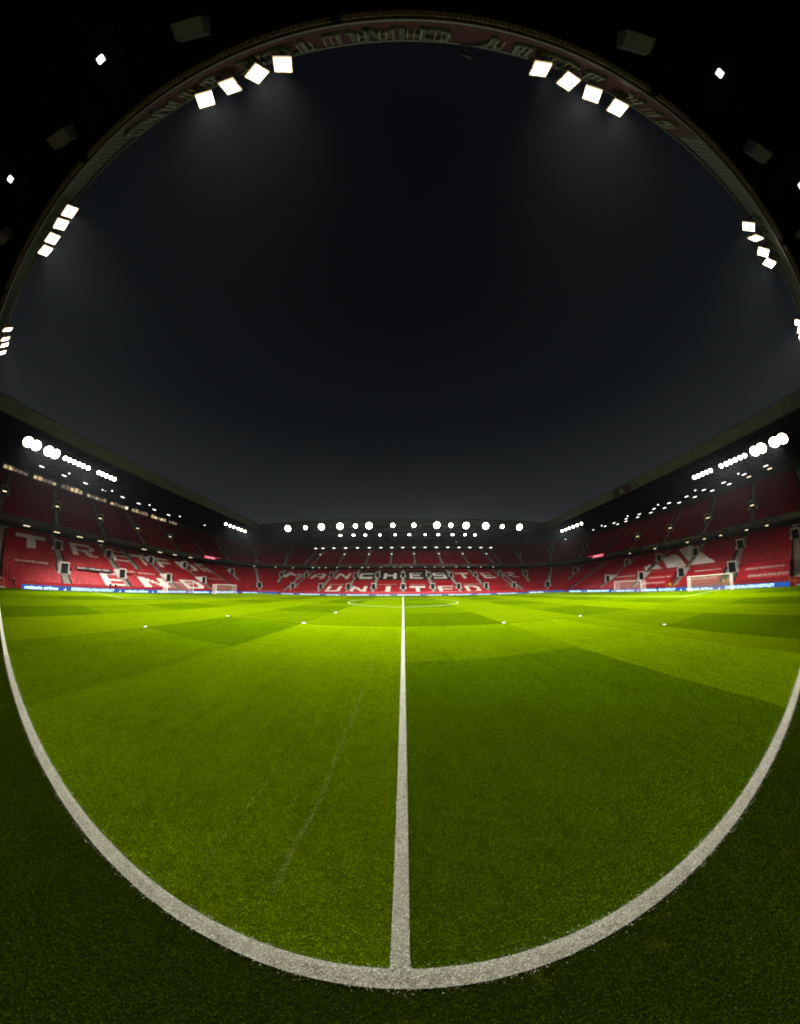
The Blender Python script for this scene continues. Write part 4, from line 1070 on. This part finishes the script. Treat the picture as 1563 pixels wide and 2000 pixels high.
# cloth banners along the balcony fronts
def balcony_banner(side, a0, a1, body, stand, m_cloth, m_text):
    x = 19.9-.06
    def P(a, z): return {'L': (-61-x, a, z), 'R': (61+x, a, z), 'F': (a, 75.5+x, z)}[side]
    mb = MB(); n = 8
    for i in range(n):
        q0, q1 = a0+(a1-a0)*i/n, a0+(a1-a0)*(i+1)/n
        mb.poly([P(q0, 12.62+.03*(i % 2)), P(q1, 12.62+.03*((i+1) % 2)), P(q1, 13.62), P(q0, 13.62)])
    adopt(mb.build('banner', m_cloth), *stand)
    if body:
        x -= .05; r = {'L': (0, 1, 0), 'R': (0, -1, 0), 'F': (1, 0, 0)}[side]
        adopt(text(body, 'banner_lettering', P(a0+(a1-a0)*.05, 12.82), r, (0, 0, 1), .85, m_text, width=abs(a1-a0)*.9, bold=.01), *stand)
bt = mat('dull_banner_lettering', (.19, .17, .14), .8); bc = mat('dull_banner_cloth', (.05, .042, .038), .85); bc2 = mat('pale_banner_cloth', (.13, .12, .10), .85)
for (a0, a1, tx) in ((-4, 4.5, 'MANCHESTER'), (4.9, 8.3, 'UNITED'), (10.2, 18.0, 'FLOWERS OF MANCHESTER'), (18.6, 22.6, 'RED ARMY'), (24.0, 31.0, 'MUFC THE RELIGION'), (31.5, 36, 'REPUBLIK'), (37, 43.5, 'OF MANCUNIA'), (45, 51, 'RED ARMY'), (52, 60, 'UNITED')):
    balcony_banner('L', a0, a1, tx, LSTAND, bc, bt)
for (a0, a1, tx) in ((5.0, 0, 'UNITED'), (10.5, 5.6, 'MUFC'), (18.0, 11.0, 'RED ARMY'), (24.0, 19.0, 'MANCHESTER'), (31.0, 25.0, 'UNITED'), (37.5, 32.0, 'MUFC'), (45, 39, 'RED DEVILS'), (52, 46, 'MANCHESTER'), (60, 53, 'UNITED')):
    balcony_banner('R', a0, a1, tx, RSTAND, bc2 if int(a0) % 2 else bc, bt)
k = -47
while k < 47:
    w = random.choice((3.2, 4.6, 6.0)); 
    balcony_banner('F', k, min(k+w, 48), None, FSTAND, random.choice((bc2, bc2, bc)), bt); k += w+random.choice((.3, .9, 1.8))

# ------------------------------------------------------------------ goals
def net_panel(mb, p0, eu, ev, nu, nv, r=.011):
    p0, eu, ev = Vector(p0), Vector(eu), Vector(ev); n = eu.cross(ev).normalized()
    for k in range(nu+1):
        a = p0+eu*(k/nu); b = a+ev; s = eu.normalized()*r
        mb.poly([a-s, a+s, b+s, b-s]); 
    for k in range(nv+1):
        a = p0+ev*(k/nv); b = a+eu; s = ev.normalized()*r
        mb.poly([a-s, a+s, b+s, b-s])
def goal(x, y, s, z, label, portable):
    """goal mouth centre (x,y) facing the pitch centre, net towards s*x"""
    root = empty('goal', (x, y, z)); W2, H, D = 3.66, 2.44, 2.0
    for q in (-1, 1):
        mb = MB(); mb.tube((0, q*W2, 0), (0, q*W2, H), .06, 10); mb.build('post', M['white_paint'], root, smooth=False)
    mb = MB(); mb.tube((0, -W2-.06, H+.03), (0, W2+.06, H+.03), .06, 10); mb.build('crossbar', M['white_paint'], root)
    mb = MB(); dt = D if not portable else 1.4
    for q in (-1, 1):
        mb.tube((s*dt, q*W2, 0), (s*dt, q*W2, H if not portable else H*.98), .03, 6)
        mb.tube((0, q*W2, .04), (s*dt, q*W2, .04), .03, 6)
        if portable: mb.tube((0, q*W2, H), (s*dt, q*W2, H*.98), .03, 6)
    mb.tube((s*dt, -W2, .04), (s*dt, W2, .04), .03, 6)
    mb.build('rear_frame', M['white_paint'], root)
    mb = MB()
    net_panel(mb, (s*dt, -W2, .03), (0, 2*W2, 0), (0, 0, H-.06), 52, 18)
    for q in (-1, 1): net_panel(mb, (0, q*W2, .03), (s*dt, 0, 0), (0, 0, H-.04), 14, 18)
    net_panel(mb, (0, -W2, H-.02), (s*dt, 0, 0), (0, 2*W2, 0), 14, 52)
    mb.build('net', M['net'], root)
    tag(root, label, 'goal', 'white goals with nets')
goal(-52.5, 34, -1, 0.0, 'white goal at the middle of the left end, in front of the letter D', False)
goal(52.5, 34, 1, 0.0, 'white goal at the middle of the right end', False)
goal(-48.2, 45.3, -1, 0.0, 'portable white goal to the right of the left end goal', True)
goal(49.4, 15.0, 1, 0.0, 'portable white goal nearest the camera before the red cover sheets', True)

# sprinkler caps at the corners of the mown squares
for i, (x, y, lb) in enumerate([(-13.3, 6.14, 'white flat disc leftmost on the turf'), (-13.5, 12.63, 'white flat disc above the dark mown square'), (-6.6, 12.4, 'white flat disc at the right tip of the dark mown square'),
        (-6.43, 18.47, 'white flat disc just left of the centre circle'), (6.64, 12.43, 'white flat disc nearest right of the halfway line'), (13.2, 12.3, 'white flat disc second right of the halfway line'), (13.69, 6.26, 'white flat disc rightmost on the turf'),
        (-36.5, 58.0, 'white flat disc far off by the far left corner'), (36.0, 56.5, 'white flat disc far off by the far right corner')]):
    mb = MB()
    mb.tube((0, 0, .0), (0, 0, .028), .105, 18); mb.tube((0, 0, .0275), (0, 0, .040), .08, 18, r2=.04)
    o = mb.build('sprinkler_cap', M['plastic_white']); o.location = (x, y, float(drop(x, y)))
    tag(o, lb, 'sprinkler cap', 'white discs on the turf')

# ------------------------------------------------------------------ people (small, far away)
def person(loc, face, top, label, seated=False, lean=0.0, legs='coat'):
    root = empty('person', loc, rz=face)
    h = {'hip': .93, 'chest': 1.32, 'neck': 1.50, 'head': 1.66}
    sk = [((0, 0, .95), .17), ((0, lean*.3, 1.18), .16), ((0, lean*.6, 1.38), .17), ((0, lean*.8, 1.50), .07), ((0, lean+.01, 1.60), .10), ((0, lean+.02, 1.72), .095)]
    ed = [(0, 1), (1, 2), (2, 3), (3, 4), (4, 5)]
    for s in (-1, 1):
        n = len(sk)
        if seated: pts = [((s*.10, 0, .92), .12), ((s*.12, .42, .90), .085), ((s*.12, .46, .48), .055), ((s*.12, .60, .45), .045)]
        else: pts = [((s*.10, 0, .88), .12), ((s*.12, .03, .50), .08), ((s*.13, 0, .10), .05), ((s*.13, .16, .05), .045)]
        sk += pts; ed += [(0, n), (n, n+1), (n+1, n+2), (n+2, n+3)]
        n = len(sk); sk += [((s*.20, lean*.6, 1.40), .075), ((s*.27, lean*.5+.02, 1.14), .055), ((s*.22, lean*.5+.22, .98), .042), ((s*.20, lean*.5+.28, .95), .035)]
        ed += [(2, n), (n, n+1), (n+1, n+2), (n+2, n+3)]
    me = bpy.data.meshes.new('body'); me.from_pydata([p for p, r in sk], ed, []); tmp = bpy.data.objects.new('tmp', me); COL.objects.link(tmp)
    mod = tmp.modifiers.new('skin', 'SKIN')
    for i, (p, r) in enumerate(sk): me.skin_vertices[0].data[i].radius = (r, r*.8); 
    me.skin_vertices[0].data[0].use_root = True
    tmp.modifiers.new('sub', 'SUBSURF').levels = 1
    dg = bpy.context.evaluated_depsgraph_get(); dg.update()
    m2 = bpy.data.meshes.new_from_object(tmp.evaluated_get(dg)); bpy.data.objects.remove(tmp)
    for q in (M[top], M[legs], M['skin'], M['hair']): m2.materials.append(q)
    for p in m2.polygons:
        c = p.center; p.use_smooth = True
        p.material_index = 3 if (c.z > 1.70 or (c.z > 1.6 and c.y < lean-.02)) else 2 if c.z > 1.52 or (abs(c.x) > .16 and c.z < 1.0 and c.y > lean*.5+.2 and not seated) else 1 if c.z < .93 else 0
    m2.name = 'body'
    link('body', m2, root)
    tag(root, label, 'person', 'people beside the pitch')
person((-59.8, 2.35, -.35), -math.pi/2, 'coat', 'person in dark clothes standing left of the blue board')
person((-59.9, 20.2, -.15), -math.pi/2, 'coat', 'person in black crouched behind the board under the letter E', lean=.15)
person((-60.0, 21.4, -.25), -math.pi/2, 'coat', 'person in black right beside the one under the letter E', lean=.1)
person((-39.5, 74.5, -.75), math.pi, 'coat', 'person in dark clothes before the far left corner stand')
person((57.7, 29.0, -.55), math.pi/2, 'coat', 'person in black standing before the right blue board')
person((59.9, 40.7, -.2), math.pi/2, 'coat', 'person in black behind the right board beyond the goal', lean=.2)
person((61.6, 15.6, -.1), math.pi/2, 'hi_vis', 'steward in yellow jacket at the foot of the right stand stairs')
person((61.9, 14.4, .0), math.pi/2, 'hi_vis', 'second steward in yellow jacket beside the right stand stairs', lean=.1)
person((61.4, 27.6, -.1), math.pi/2, 'hi_vis', 'steward in yellow jacket on the stairs behind the right goal')
person((44.6, 80.6, 1.5), math.pi, 'hi_vis', 'steward in yellow jacket seated by the far right doorway', seated=True)
person((43.2, 80.2, 1.3), math.pi, 'orange', 'steward in orange jacket beside the far right doorway', seated=True)

# yellow handrails at the stand fronts
def rail_gate(x, y, label, n=3, h=1.1, z=-.2):
    root = empty('handrail', (x, y, z))
    for k in range(n+1):
        mb = MB(); mb.tube((0, k*.9, 0), (0, k*.9, h), .035, 6); mb.build('post', M['yellow'], root)
    for q in (h, h*.5):
        mb = MB(); mb.tube((0, 0, q), (0, n*.9, q), .03, 6); mb.build('rail', M['yellow'], root)
    tag(root, label, 'handrail', 'yellow handrails at the foot of the stands')
rail_gate(60.2, 1.0, 'yellow handrail right of the red cover at the picture edge', 3, 1.3)
rail_gate(60.6, 13.6, 'yellow handrail at the stairs left of the nearest cover sheet', 2, 1.5)
rail_gate(60.6, 26.2, 'yellow handrail at the stairs behind the right goals', 2, 1.4)
rail_gate(-60.2, -.9, 'yellow handrail at the left picture edge', 2, 1.2)
# light escape flight of steps at the left and right picture edges
for s, nm in ((-1, 'left'), (1, 'right')):
    root = empty('stair_flight', (s*60.4, .3 if s < 0 else 2.0, -.4))
    for k in range(9):
        mb = MB(); mb.box((s*k*.32, 0, k*.20), (.34, 1.7, .20+.02*(k % 2))); mb.build('step', M['stair'], root)
    tag(root, 'pale concrete steps rising into the stand at the %s picture edge' % nm, 'steps', 'pale steps at the picture edges')

# ------------------------------------------------------------------ haze in the floodlit air
if HAZE:
    mb = MB(); mb.box((0, 34, 16.9), (330, 300, 38.2)); m = bpy.data.materials.new('haze'); m.use_nodes = True
    t = m.node_tree; t.nodes.clear(); o_ = t.nodes.new('ShaderNodeOutputMaterial'); v = t.nodes.new('ShaderNodeVolumePrincipled')
    v.inputs['Color'].default_value = (.82, .92, 1.0, 1); v.inputs['Density'].default_value = HAZE; v.inputs['Anisotropy'].default_value = 0.7
    t.links.new(v.outputs[0], o_.inputs['Volume'])
    hz = mb.build('haze', m); tag(hz, kind='stuff')

for o in COL.objects:
    if o.name.split('.')[0] in ('window_mullions', 'roof_rafters', 'roof_purlins', 'fascia_ribs', 'corrugated_edge', 'guard_rail', 'stairway', 'concourse_fittings', 'banner_lettering', 'screen_text', 'doorway', 'letter_rib', 'lamp_arms', 'lamp_rail', 'net', 'gutter_pipe'):
        o['kind'] = 'stuff'
